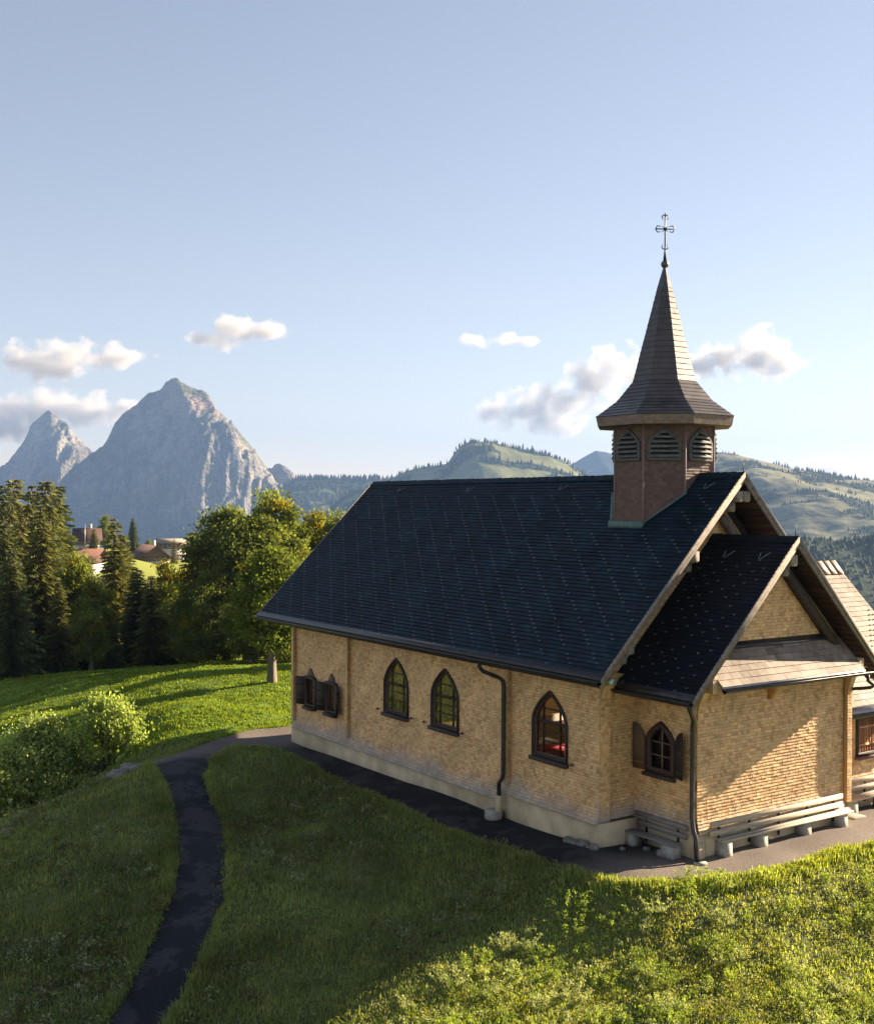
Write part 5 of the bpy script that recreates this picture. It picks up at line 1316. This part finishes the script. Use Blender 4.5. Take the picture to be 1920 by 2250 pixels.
cloud('small bright cloud above and right of the tall peak', (-2080, 12000, 1800), [(-330, 0, -50, 220, 70), (-50, 0, 50, 260, 110), (250, 0, 20, 260, 70), (-180, 0, -110, 150, 60)], 0.008, 3)
cloud('tiny wisp of cloud in the middle of the sky', (640, 12000, 1745), [(-240, 0, 0, 170, 62), (60, 0, 0, 220, 52), (280, 0, 5, 150, 45)], 0.006, 4)
cloud('tall sloping cloud rising towards the left side of the spire', (1330, 12000, 1130), [(-700, 0, -160, 260, 120), (-350, 0, -110, 330, 150), (30, 0, -10, 320, 170), (330, 0, 190, 300, 180), (560, 0, 370, 230, 170), (-150, 0, -240, 340, 120), (720, 0, 250, 300, 130)], 0.008, 5)
cloud('bright puffy cloud right of the spire', (3200, 12000, 1560), [(-450, 0, -90, 330, 100), (-80, 0, 0, 290, 150), (200, 0, 80, 260, 190), (430, 0, -20, 220, 140), (620, 0, -50, 110, 60)], 0.010, 6)
cloud('faint low cloud above the right hillside', (4150, 12000, 455), [(-150, 0, -20, 260, 60), (60, 0, 20, 200, 70), (250, 0, -15, 180, 45)], 0.006, 7)

# ------------------------------------------------------------------ trees
def leaf_quads(P, D, size, r, aspect=0.6):
    """one four-cornered leaf per point P (n,3), random orientation biased by D"""
    n = len(P)
    a = r.normal(size=(n, 3)) + D; a /= np.linalg.norm(a, axis=1)[:, None] + 1e-9
    b = np.cross(a, r.normal(size=(n, 3))); b /= np.linalg.norm(b, axis=1)[:, None] + 1e-9
    s = (size * r.uniform(0.6, 1.35, n))[:, None]
    V = np.stack([P - a * s * 0.5, P + b * s * aspect * 0.5, P + a * s * 0.5, P - b * s * aspect * 0.5], 1).reshape(-1, 3)
    F = np.arange(4 * n).reshape(n, 4)
    return V, F
def tubes(segs, n=5):
    mb = MB()
    for path_, rad in segs: mb.tube(path_, rad, n, cap=False)
    return mb
def broadleaf(seed, clumps, leaves, col, shape=(0.30, 0.30), low=0.22, leaf=0.030, yellow=0.0, trunk_r=0.028, crown_pow=1.0, spread=0.075):
    """unit-height tree; returns (trunk builder, V, F, tint)"""
    r = np.random.default_rng(seed); rg = random.Random(seed)
    segs = []
    top = Vector((rg.uniform(-.03, .03), rg.uniform(-.03, .03), 0.86))
    tp = [Vector((0, 0, -0.02)), Vector((rg.uniform(-.01, .01), rg.uniform(-.01, .01), low)), Vector((rg.uniform(-.03, .03), rg.uniform(-.03, .03), 0.55)), top]
    segs.append((tp, [trunk_r * 1.5, trunk_r * 0.8, trunk_r * 0.42, 0.004]))
    P = []; C = []
    cen = []
    tries = 0
    while len(cen) < clumps and tries < 20000:
        tries += 1
        th = rg.uniform(0, 2 * math.pi); h = rg.uniform(low, 0.97)
        q = (h - low) / (0.97 - low)
        prof = math.sin(math.pi * min(1, 0.10 + 0.88 * q ** (0.8 * crown_pow))) ** 0.75
        rad = prof * (rg.random() ** 0.42)
        lob = 0.78 + 0.30 * math.sin(2 * th + seed) * math.sin(5 * q + seed * 2) + 0.22 * math.sin(3 * th + 7 * q + seed)
        p = Vector((shape[0] * rad * lob * math.cos(th), shape[1] * rad * lob * math.sin(th), h))
        if any((p - c).length < 0.05 for c in cen): continue
        cen.append(p)
    for p in cen:
        hz = max(low * 0.8, p.z * rg.uniform(0.55, 0.8)); k = min(1, max(0, (hz - low) / 0.6))
        b = tp[1].lerp(tp[3], k); b.z = hz
        m = b.lerp(p, 0.5) + Vector((0, 0, -0.01))
        segs.append(([b, m, p], [trunk_r * 0.30 * (1.1 - 0.6 * k), trunk_r * 0.17, 0.002]))
        n = int(leaves * rg.uniform(0.6, 1.4))
        g = r.normal(size=(n, 3)) * np.array([1, 1, 0.62]) * spread * rg.uniform(0.55, 1.0)
        P.append(np.array(p) + g)
        k1 = rg.uniform(0.75, 1.3)
        yl = 1 if rg.random() < yellow * (0.4 + p.z) else 0
        cc = np.array(col) * k1 if not yl else np.array([0.17, 0.145, 0.02]) * k1
        C.append(cc * r.uniform(0.8, 1.25, (n, 1)))
    P = np.concatenate(P); C = np.concatenate(C)
    V, F = leaf_quads(P, np.array([0, 0, 0.0]), leaf, r, 0.7)
    return tubes(segs), V, F, C
def conifer(seed, rmax=0.20, whorls=46, col=(0.040, 0.055, 0.022), low=0.10, droop=0.35, dens=1.0, powr=0.8):
    r = np.random.default_rng(seed); rg = random.Random(seed)
    segs = [([Vector((0, 0, -0.02)), Vector((0, 0, 0.5)), Vector((0, 0, 0.99))], [0.018, 0.011, 0.001])]
    V = []; C = []
    for w in range(whorls):
        h = low + (0.985 - low) * (w + rg.uniform(-.3, .3)) / whorls
        q = 1 - (h - low) / (1 - low)
        nb = rg.randint(5, 7) if q > 0.15 else 4
        a0 = rg.uniform(0, 6.28)
        for b in range(nb):
            if rg.random() < 0.06: continue
            th = a0 + 6.283 * b / nb + rg.uniform(-.25, .25)
            L = rmax * (q ** powr) * rg.uniform(0.62, 1.15) + 0.008
            d = np.array([math.cos(th), math.sin(th), 0.0]); side = np.array([-d[1], d[0], 0])
            nst = max(4, int(L * 130 * dens))
            rise = 0.18 * L * (1 - q) + 0.03 * L
            kc = rg.uniform(0.7, 1.35)
            pts = []
            for k in range(nst + 1):
                u = k / nst
                z = h + rise * u - droop * L * u * u + 0.10 * L * u ** 4
                pts.append(np.array([0, 0, z]) + d * L * u)
            segs.append(([Vector(pts[0]), Vector(pts[nst // 2]), Vector(pts[-1])], [0.0032, 0.002, 0.0006]))
            for k in range(1, nst + 1):
                u = k / nst; p = pts[k]
                wd = (0.014 + 0.036 * L / rmax * (1 - u) ** 0.6 * (0.3 + u)) * rg.uniform(0.6, 1.4)
                for s_ in (-1, 1):
                    tip = p + side * s_ * wd * rg.uniform(.7, 1.1) + d * wd * 0.75 + np.array([0, 0, -wd * rg.uniform(0.15, 0.8)])
                    wv = d * 0.0055 + np.array([0, 0, 0.002])
                    V += [p - wv, p + wv, tip + wv * .3, tip - wv * .3]
                    C.append(np.array(col) * kc * rg.uniform(0.75, 1.3) * (0.85 + 0.5 * u))
                tip = p + np.array([rg.uniform(-.006, .006), rg.uniform(-.006, .006), -wd * rg.uniform(.5, 1.0)]) + d * wd * .35
                wv = side * 0.0045
                V += [p - wv, p + wv, tip + wv * .4, tip - wv * .4]
                C.append(np.array(col) * kc * rg.uniform(0.7, 1.15))
    V = np.array(V); F = np.arange(len(V)).reshape(-1, 4)
    return tubes(segs, 4), V, F, np.array(C)

PROTO = {}
def proto(kind, variant):
    key = (kind, variant)
    if key in PROTO: return PROTO[key]
    sd = {'spruce': 100, 'ash': 200, 'beech': 300, 'maple': 400, 'larch': 500}[kind] + variant
    if kind == 'spruce':
        t, V, F, C = conifer(sd, rmax=(0.205, 0.175, 0.225)[variant % 3], whorls=(58, 64, 52)[variant % 3], col=((0.125, 0.130, 0.045), (0.10, 0.115, 0.045), (0.135, 0.135, 0.047))[variant % 3], powr=(0.8, 0.7, 0.9)[variant % 3])
    elif kind == 'larch':
        t, V, F, C = conifer(sd, rmax=0.2, whorls=34, col=(0.16, 0.11, 0.035), powr=0.7)
    elif kind == 'ash':
        t, V, F, C = broadleaf(sd, 70, 260, (0.145, 0.175, 0.042), (0.27, 0.27), 0.20, 0.020, 0.25 if variant else 0.10, spread=0.048)
    elif kind == 'beech':
        t, V, F, C = broadleaf(sd, 88, 250, (0.125, 0.150, 0.042), (0.33, 0.33), 0.10, 0.021, 0.06, crown_pow=0.9, spread=0.052)
    else:
        t, V, F, C = broadleaf(sd, 110, 230, (0.115, 0.145, 0.034), (0.38, 0.38), 0.30, 0.022, 0.05, trunk_r=0.030, crown_pow=0.8, spread=0.052)
    e = bpy.data.objects.new('proto', None)
    trunk = t.build('trunk', M_BARK)
    crown = np_object('crown', V, [F], M_NEEDLE if kind in ('spruce', 'larch') else M_LEAF, C)
    PROTO[key] = (trunk, crown)
    trunk['used'] = 0
    return PROTO[key]
def plant(name, kind, variant, x, y, z, h, wide, rot, label, group):
    trunk, crown = proto(kind, variant)
    t = thing(name, label, 'tree', (x, y, z - 0.15), group)
    t.scale = (h * wide, h * wide, h); t.rotation_euler = (0, 0, rot)
    for o in (trunk, crown):
        if o.parent is None: c = o
        else:
            c = o.copy(); COL.objects.link(c)
        c.parent = t
    return t
kinds = {'spruce': 'spruce_tree', 'ash': 'broadleaf_tree', 'beech': 'broadleaf_tree', 'maple': 'maple_tree', 'larch': 'larch_tree'}
tr = random.Random(77)
cnt = {}
for i, (kind, x, y, z, h) in enumerate(TREES):
    v = cnt.get(kind, 0); cnt[kind] = v + 1
    nv = {'spruce': 3, 'ash': 2, 'beech': 2, 'maple': 1, 'larch': 1}[kind]
    wide = tr.uniform(0.92, 1.12)
    if kind == 'spruce' and h < 15: wide *= 1.15
    if kind == 'maple': wide = 1.0
    lab, grp = TREE_LABELS[i]
    o = plant(kinds[kind], kind, v % nv, x, y, z, h * 1.03, wide, tr.uniform(0, 6.28), lab, grp)
for (x, y, h, lb) in ((-37.5, 24.0, 10.5, 'added shade-casting tree hidden behind the chapel roof, nearest the chapel'), (-45.0, 29.0, 11.0, 'added shade-casting tree hidden behind the chapel roof, middle of three'), (-54.0, 33.0, 11.0, 'added shade-casting tree hidden behind the chapel roof, farthest of three')):
    plant('broadleaf_tree', 'beech', 0, x, y, float(ground_z(np.array([x]), np.array([y]))[0]), h, 1.0, x, lb, 'broadleaf trees along the meadow')  # unseen trees, added to cast shadow bands across the meadow
for k in PROTO.values(): del k[0]['used']

def bush(name, label, cx, cy, cz, rx, ry, h, n, col, seed, leaf=0.14, group=None, light=0.5):
    r = np.random.default_rng(seed); rg = random.Random(seed)
    t = thing(name, label, 'bush', (cx, cy, cz), group)
    P = []; C = []; segs = []
    for k in range(n):
        th = rg.uniform(0, 6.283); q = rg.random() ** 0.6; ph = rg.random() ** 0.7
        rad = q * math.sqrt(max(0.05, 1 - ph * ph)) * (0.85 + 0.2 * math.sin(3 * th + seed))
        p = np.array([cx + rx * rad * math.cos(th), cy + ry * rad * math.sin(th), cz + 0.15 * h + 0.85 * h * ph * rg.uniform(0.75, 1.08)])
        m = 150
        P.append(p + r.normal(size=(m, 3)) * np.array([.27, .27, .22]) * rg.uniform(.6, 1.15))
        C.append(np.array(col) * rg.uniform(.75, 1.3) * r.uniform(.75, 1.3, (m, 1)) + np.array([0.02, 0.012, 0]) * r.uniform(0, 1, (m, 1)))
        if k % 3 == 0: segs.append(([Vector((cx + rg.uniform(-.6, .6), cy + rg.uniform(-.6, .6), cz - .2)), Vector((p[0] * .6 + cx * .4, p[1] * .6 + cy * .4, cz + .4 * (p[2] - cz))), Vector(p)], [0.05, 0.03, 0.01]))
    P = np.concatenate(P); C = np.concatenate(C)
    V, F = leaf_quads(P, np.array([0, 0, 0.2]), leaf, r, 0.72)
    tubes(segs).build('branches', M_BARK, t)
    np_object('foliage', V, [F], M_LEAF, C, t)
bush('bush', 'big pale green bush below the bend of the footpath', -24.6, -7.6, float(ground_z(np.array([-24.6]), np.array([-7.6]))[0]), 3.1, 3.2, 4.7, 190, (0.27, 0.33, 0.115), 5)
bush('bush', 'rounded bright bush nearest the bend of the footpath', -23.6, -5.2, float(ground_z(np.array([-23.6]), np.array([-5.2]))[0]), 1.9, 1.9, 3.0, 80, (0.26, 0.33, 0.10), 6)
bush('bush', 'pale bush at the left edge of the picture above the bank', -25.6, -10.4, float(ground_z(np.array([-25.6]), np.array([-10.4]))[0]), 2.3, 2.3, 4.4, 100, (0.26, 0.31, 0.11), 7)
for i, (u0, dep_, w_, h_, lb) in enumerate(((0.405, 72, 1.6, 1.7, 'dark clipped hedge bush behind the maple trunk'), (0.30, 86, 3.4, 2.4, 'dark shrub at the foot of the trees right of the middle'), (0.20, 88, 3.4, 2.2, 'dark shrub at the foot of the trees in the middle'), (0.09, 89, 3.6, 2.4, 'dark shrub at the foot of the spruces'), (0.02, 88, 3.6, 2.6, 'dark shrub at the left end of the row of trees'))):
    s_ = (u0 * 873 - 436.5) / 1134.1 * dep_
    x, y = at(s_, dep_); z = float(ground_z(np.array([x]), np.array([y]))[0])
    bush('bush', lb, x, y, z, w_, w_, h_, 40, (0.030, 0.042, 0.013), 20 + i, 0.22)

# ------------------------------------------------------------------ distant houses
def house(label, x, y, z, yaw, L, W, H, RH, roofc, wallc, extra=None, over=0.9, wins=4, chimney=None, monoslope=False, deck=True):
    t = thing('house', label, 'house', (x, y, z), 'houses on the slope beyond the trees')
    ca, sa = math.cos(yaw), math.sin(yaw)
    g = lambda a, b, c: (x + a * ca - b * sa, y + a * sa + b * ca, z + c)
    def bx(mb, a0, a1, b0, b1, c0, c1, col): mb.hexa([g(a0, b0, c0), g(a1, b0, c0), g(a1, b1, c0), g(a0, b1, c0), g(a0, b0, c1), g(a1, b0, c1), g(a1, b1, c1), g(a0, b1, c1)], col)
    mb = MB(); bx(mb, -L / 2, L / 2, -W / 2, W / 2, -3, H * 0.45, (0.55, 0.52, 0.48)); bx(mb, -L / 2 - .02, L / 2 + .02, -W / 2 - .02, W / 2 + .02, H * 0.45, H, wallc)
    for s_ in (-1, 1): mb.face([g(s_ * L / 2, -W / 2, H), g(s_ * L / 2, W / 2, H), g(s_ * L / 2, 0, H + RH)], wallc)
    mb.build('wall', M_HOUSE, t)
    mb = MB()
    for s_ in (-1, 1):
        sl = RH / (W / 2)
        p = [g(-L / 2 - over, s_ * (W / 2 + over), H - over * sl), g(L / 2 + over, s_ * (W / 2 + over), H - over * sl), g(L / 2 + over, 0, H + RH), g(-L / 2 - over, 0, H + RH)]
        mb.prism(p, (0, 0, 0.25), roofc)
    rf = mb.build('roof', M_HOUSE, t)
    if chimney:
        cm = MB(); bx(cm, chimney[0] - .5, chimney[0] + .5, chimney[1] - .5, chimney[1] + .5, H, H + RH + 1.6, (0.4, 0.36, 0.33)); cm.build('chimney', M_HOUSE, rf)
    for k in range(wins):
        a = -L / 2 + L * (k + 0.5) / wins
        for b in (-W / 2 - .03,):
            wm = MB(); bx(wm, a - .75, a + .75, b - .06, b, H * .55, H * .55 + 1.4, (0.42, 0.39, 0.33)); w_ = wm.build('window', M_HOUSE, t)
            pm = MB(); bx(pm, a - .6, a + .6, b - .09, b - .061, H * .55 + .12, H * .55 + 1.28, (0.10, 0.12, 0.14)); pm.build('pane', M_HOUSE, w_)
    if deck:
        dm = MB(); bx(dm, -L / 2, L / 2, -W / 2 - 2.0, -W / 2 - .1, H * .45 - .2, H * .45, (0.12, 0.08, 0.06)); bx(dm, -L / 2, L / 2, -W / 2 - 2.0, -W / 2 - 1.9, H * .45, H * .45 + .9, (0.12, 0.08, 0.06)); dm.build('balcony', M_HOUSE, t)
    return t
YW = math.atan2(RGT[1], RGT[0])
house('dark brown chalet with a steep roof, highest of the three far houses', -333.2, 90.9, -5.2, YW + 0.35, 7.0, 6.5, 3.0, 2.9, (0.07, 0.04, 0.03), (0.10, 0.06, 0.045), chimney=(1.0, 0.5))
house('long low house with a wide red-brown roof behind the light green tree', -298.0, 77.5, -9.8, YW - 0.15, 12, 8, 3.6, 2.0, (0.135, 0.065, 0.05), (0.10, 0.055, 0.04), over=1.6, wins=6)
house('brown house with a slanting roof and raised skylight, right of the tall spruce', -339.3, 113.3, -11.4, YW - 1.0, 11, 9.5, 3.0, 3.4, (0.10, 0.06, 0.05), (0.12, 0.075, 0.055), over=1.2, wins=4, chimney=(-1.5, 2.0))
house('low pale roofed house behind the slanting one', -352, 126, -8.5, YW, 9, 6, 4.0, 1.0, (0.28, 0.23, 0.18), (0.16, 0.10, 0.075), wins=3, deck=False)
x, y = -287.5, 79.5
wt = MB(); 
for k in range(10):
    a = Vector((x, y, -14.5)) + Vector((RGT[0], RGT[1], 0)) * (-6 + 1.2 * k); wt.beam(a, a + Vector((RGT[0], RGT[1], 0)) * 1.21, 0.8, 6.0 - 0.15 * abs(k - 5), (0, 0, 1), (1.1, 1.0, 0.95))
o = wt.build('stone_wall', M_STONE); setp(o, 'pale stone retaining wall below the red-brown roofed house', 'wall')
mb = MB(); mb.tube([(-321.9, 86.7, -6), (-321.9, 86.7, 2.6)], 0.12, 6, (0.8, 0.8, 0.8)); o = mb.build('flag_pole', M_ZINC); setp(o, 'thin white flag pole standing before the dark chalet', 'pole')

# ------------------------------------------------------------------ grass and weeds
def scatter(n, dmin, dmax, seed, power=2.0):
    """points on the hill inside a wide wedge in front of the viewpoint, denser where nearer"""
    r = np.random.default_rng(seed)
    u = r.random(n)
    d = 1 / (1 / dmin + u * (1 / dmax - 1 / dmin)) if power == 2 else dmin * (dmax / dmin) ** u
    a = r.uniform(-0.50, 0.72, n)
    x = CAM[0] + d * (FWD[0] * np.cos(a) + RGT[0] * np.sin(a)); y = CAM[1] + d * (FWD[1] * np.cos(a) + RGT[1] * np.sin(a))
    bx_ = (x > XL - 0.1) & (x < 2.2) & (y > -0.15) & (y < 13)
    ok = ~inside(x, y, PATH_IN) & ~bx_
    return x[ok], y[ok], d[ok], r
# keep blades off the asphalt apart from a ragged fringe
cp = np.mean(np.array(LEFT + RIGHT), 0)
PATH_IN = PATH
def surface_z(x, y):
    z = ground_z(x, y)
    rise_ = fbm(x * 0.9, y * 0.9, 5, 4) * 0.10 + fbm(x * 0.25, y * 0.25, 8, 3) * 0.16
    fl_ = smooth01((np.hypot(x + 8, (y - 4) * 1.6) - 9) / 4) * smooth01((-x + 30) / 10)
    return z + rise_ * fl_
def blades(x, y, z, per, h, wd, col, r, lean=0.5, spread=0.06):
    n = len(x) * per
    X = np.repeat(x, per) + r.normal(size=n) * spread; Y = np.repeat(y, per) + r.normal(size=n) * spread; Z = np.repeat(z, per)
    H = np.repeat(h, per) * r.uniform(.55, 1.25, n); W = np.repeat(wd, per) * r.uniform(.7, 1.3, n)
    th = r.uniform(0, 6.283, n); ln = np.abs(r.normal(size=n)) * lean
    dx, dy = np.cos(th), np.sin(th); sx, sy = -dy, dx
    b = np.stack([X, Y, Z - 0.03], -1); s = np.stack([sx * W, sy * W, np.zeros(n)], -1) * .5
    mid = b + np.stack([dx * ln * H * .35, dy * ln * H * .35, H * .6 + .03], -1); tip = b + np.stack([dx * ln * H, dy * ln * H, H * (1 - .25 * ln) + .03], -1)
    V = np.stack([b - s, b + s, mid + s * .8, mid - s * .8, tip], 1).reshape(-1, 3)
    k = np.arange(n)[:, None] * 5
    return V, np.concatenate([k, k + 1, k + 2, k + 3], 1), np.concatenate([k + 3, k + 2, k + 4], 1), np.repeat(col, per, 0) * r.uniform(.7, 1.35, (n, 1))
def grass_colour(x, y, r):
    mm_ = meadow_mask(x, y)[:, None]
    p = fbm(x * .45, y * .45, 81, 4)[:, None]; q = fbm(x * 1.6, y * 1.6, 83, 3)[:, None]
    bank = np.array([0.195, 0.235, 0.082]) * (1 + .5 * p) + np.array([0.07, 0.05, 0.012]) * np.clip(q, 0, 1)
    right = smooth01((x - 0.5) / 3)[:, None]
    bank = bank * (1 - .5 * right) + np.array([0.46, 0.52, 0.09]) * (1 + .4 * q) * .5 * right  # sunlight painted into the grass colour on the right of the bank
    me = np.array([0.150, 0.200, 0.026]) * (1 + .3 * p + .2 * q)
    dry = (r.random((len(x), 1)) < 0.07) * np.array([0.12, 0.08, 0.02])
    return np.clip(bank * (1 - mm_) + me * mm_ + dry * (1 - .7 * mm_), .008, .5)
Vs, Qs, Ts, Cs = [], [], [], []; off_ = 0
for (n, d0, d1, per, hb, wb, sp_, sd) in ((140000, 15, 44, 4, 0.145, 0.022, 0.07, 1), (74000, 40, 84, 4, 0.085, 0.04, 0.12, 2)):
    x, y, d, r = scatter(n, d0, d1, sd, 1.2)
    mm_ = meadow_mask(x, y)
    if sd == 2:
        k = mm_ > .3
    else: k = mm_ < .7
    x, y, d = x[k], y[k], d[k]
    h = hb * (1 + .8 * fbm(x * .7, y * .7, 91, 4)) * (1 - .55 * smooth01((x - .0) / 2) * (sd == 1)); h = np.clip(h, .04, .4)
    V, Q, T3, C = blades(x, y, surface_z(x, y), per, h, np.full(len(x), wb) * (d / 28) ** .6, grass_colour(x, y, r), r, .85, sp_)
    Vs.append(V); Qs.append(Q + off_); Ts.append(T3 + off_); Cs.append(C); off_ += len(V)
Ca = np.concatenate(Cs)
grass = np_object('grass', np.concatenate(Vs), [np.concatenate(Qs), np.concatenate(Ts)], M_GRASS, np.concatenate([Ca, Ca]))
setp(grass, 'green grass covering the bank and the meadow', 'grass', kind='stuff')
# fringe of longer grass along the path edges
def fringe(line, n, w, seed, side):
    r = np.random.default_rng(seed); L_ = np.array(line); seg = np.hypot(*(L_[1:] - L_[:-1]).T); cum = np.r_[0, np.cumsum(seg)]
    q = r.uniform(0, cum[-1], n); x = np.interp(q, cum, L_[:, 0]); y = np.interp(q, cum, L_[:, 1])
    k = np.clip(np.searchsorted(cum, q) - 1, 0, len(seg) - 1); t = (L_[1:] - L_[:-1])[k] / seg[k][:, None]
    o = np.abs(r.normal(size=n)) * w + 0.04
    return x - t[:, 1] * o * side, y + t[:, 0] * o * side, r
Vs, Qs, Ts, Cs = [], [], [], []; off_ = 0
for line, n, side, hb in ((LEFT, 2200, -1, .20), (RIGHT, 2400, 1, .20), (INNER, 2200, -1, .17), (EDGE, 2400, -1, .20), (UP, 900, -1, .14)):
    x, y, r = fringe(line, n, .16, 5 + n + len(line), side)
    h = np.full(len(x), hb) * (1 + .6 * fbm(x * 1.1, y * 1.1, 95, 3))
    V, Q, T3, C = blades(x, y, surface_z(x, y), 4, h, np.full(len(x), .024), grass_colour(x, y, r), r, .6, .05)
    Vs.append(V); Qs.append(Q + off_); Ts.append(T3 + off_); Cs.append(C); off_ += len(V)
Ca = np.concatenate(Cs)
o = np_object('verge_grass', np.concatenate(Vs), [np.concatenate(Qs), np.concatenate(Ts)], M_GRASS, np.concatenate([Ca, Ca]))
setp(o, 'longer grass fringing the edges of the asphalt path', 'grass', kind='stuff')
# leafy herbs: clumps of small leaves on stems over the bank, dense below the sunny terrace edge
def herbs(n, seed, keep, hgt, per, leaf, cols):
    x, y, d, r = scatter(n, 17.5, 42, seed, 1.2)
    k = keep(x, y, r) & (meadow_mask(x, y) < .4)
    x, y = x[k], y[k]; z = surface_z(x, y); n = len(x)
    h = hgt * r.uniform(.5, 1.35, n)
    ci = r.integers(0, len(cols), n); cc = np.array(cols)[ci] * r.uniform(.75, 1.3, (n, 1))
    N_ = n * per
    u = r.random(N_); ph = r.uniform(0, 6.283, N_); rad = .10 + .35 * np.repeat(h, per) * np.sqrt(r.random(N_)) * (1.1 - .55 * u)
    P = np.stack([np.repeat(x, per) + rad * np.cos(ph), np.repeat(y, per) + rad * np.sin(ph), np.repeat(z, per) + np.repeat(h, per) * u * (1 - .4 * (rad / .4) ** 2)], -1)
    V, F = leaf_quads(P, np.array([0, 0, .9]), leaf, r, .5)
    return V, F, np.repeat(cc, per, 0) * r.uniform(.7, 1.35, (N_, 1))
H1 = herbs(12000, 21, lambda x, y, r: ((x > .3) & (fbm(x * .5, y * .5, 101, 4) + .25 * (x > 2) > r.uniform(-.25, .35, len(x)))), .17, 45, .05, [(0.22, 0.24, 0.10), (0.24, 0.25, 0.05), (0.27, 0.27, 0.14), (0.15, 0.20, 0.045), (0.20, 0.19, 0.07)])
H2 = herbs(11500, 22, lambda x, y, r: ((x < .8) & (fbm(x * .5, y * .5, 103, 4) > r.uniform(-.1, .3, len(x)))), .26, 45, .075, [(0.17, 0.20, 0.10), (0.12, 0.15, 0.05), (0.24, 0.26, 0.17), (0.13, 0.11, 0.06)])
def shrubs(n, seed):
    x, y, d, r = scatter(n * 60, 17.5, 30, seed, 1.2)
    k = (x > 1.7) & (fbm(x * .38, y * .38, 111, 3) + .30 * ((x > 1.6) & (y > -6.5) & (x < 6.2)) > .16); x, y = x[k][:n], y[k][:n]
    P = []; C = []
    for a, b, c in zip(x, y, surface_z(x, y)):
        R_ = r.uniform(.22, .62); H_ = R_ * r.uniform(.55, .95); m = int(900 * R_)
        col = np.array([(0.28, 0.33, 0.14), (0.26, 0.33, 0.07), (0.33, 0.36, 0.18), (0.19, 0.25, 0.06)][r.integers(0, 4)])
        nst = max(5, int(26 * R_)); th = r.uniform(0, 6.283, nst); rr_ = R_ * np.sqrt(r.random(nst))
        i = r.integers(0, nst, m); u = r.random(m) ** .7
        hh = H_ * (1 - .55 * (rr_[i] / R_) ** 2) * u
        P.append(np.stack([a + rr_[i] * (.55 + .45 * u) * np.cos(th[i]) + r.normal(size=m) * .03, b + rr_[i] * (.55 + .45 * u) * np.sin(th[i]) + r.normal(size=m) * .03, c + hh], -1))
        C.append(col * r.uniform(.65, 1.35, (m, 1)))
    P = np.concatenate(P); C = np.concatenate(C)
    V, F = leaf_quads(P, np.array([0, 0, .8]), .055, r, .45)
    return V, F, C
H3 = shrubs(330, 29)
V = np.concatenate([H1[0], H2[0], H3[0]]); F = np.concatenate([H1[1], H2[1] + len(H1[0]), H3[1] + len(H1[0]) + len(H2[0])]); C = np.concatenate([H1[2], H2[2], H3[2]])
o = np_object('weeds', V, [F], M_GRASS, C); setp(o, 'leafy weeds and herbs on the bank below the terrace', 'weeds', kind='stuff')

# ------------------------------------------------------------------ haze
def haze(density):
    mb = MB(); mb.box(-8600, 8600, -8600, 8600, -264, 640)
    m, nt, N, L, P = mat_new('haze_air'); N.remove(P)
    v = N.new('ShaderNodeVolumePrincipled'); v.inputs['Density'].default_value = density; v.inputs['Color'].default_value = (0.20, 0.33, 0.60, 1); v.inputs['Anisotropy'].default_value = 0.2
    L.new(v.outputs[0], N['Material Output'].inputs['Volume'])
    o = mb.build('haze', m); setp(o, kind='stuff')
haze(0.000092)
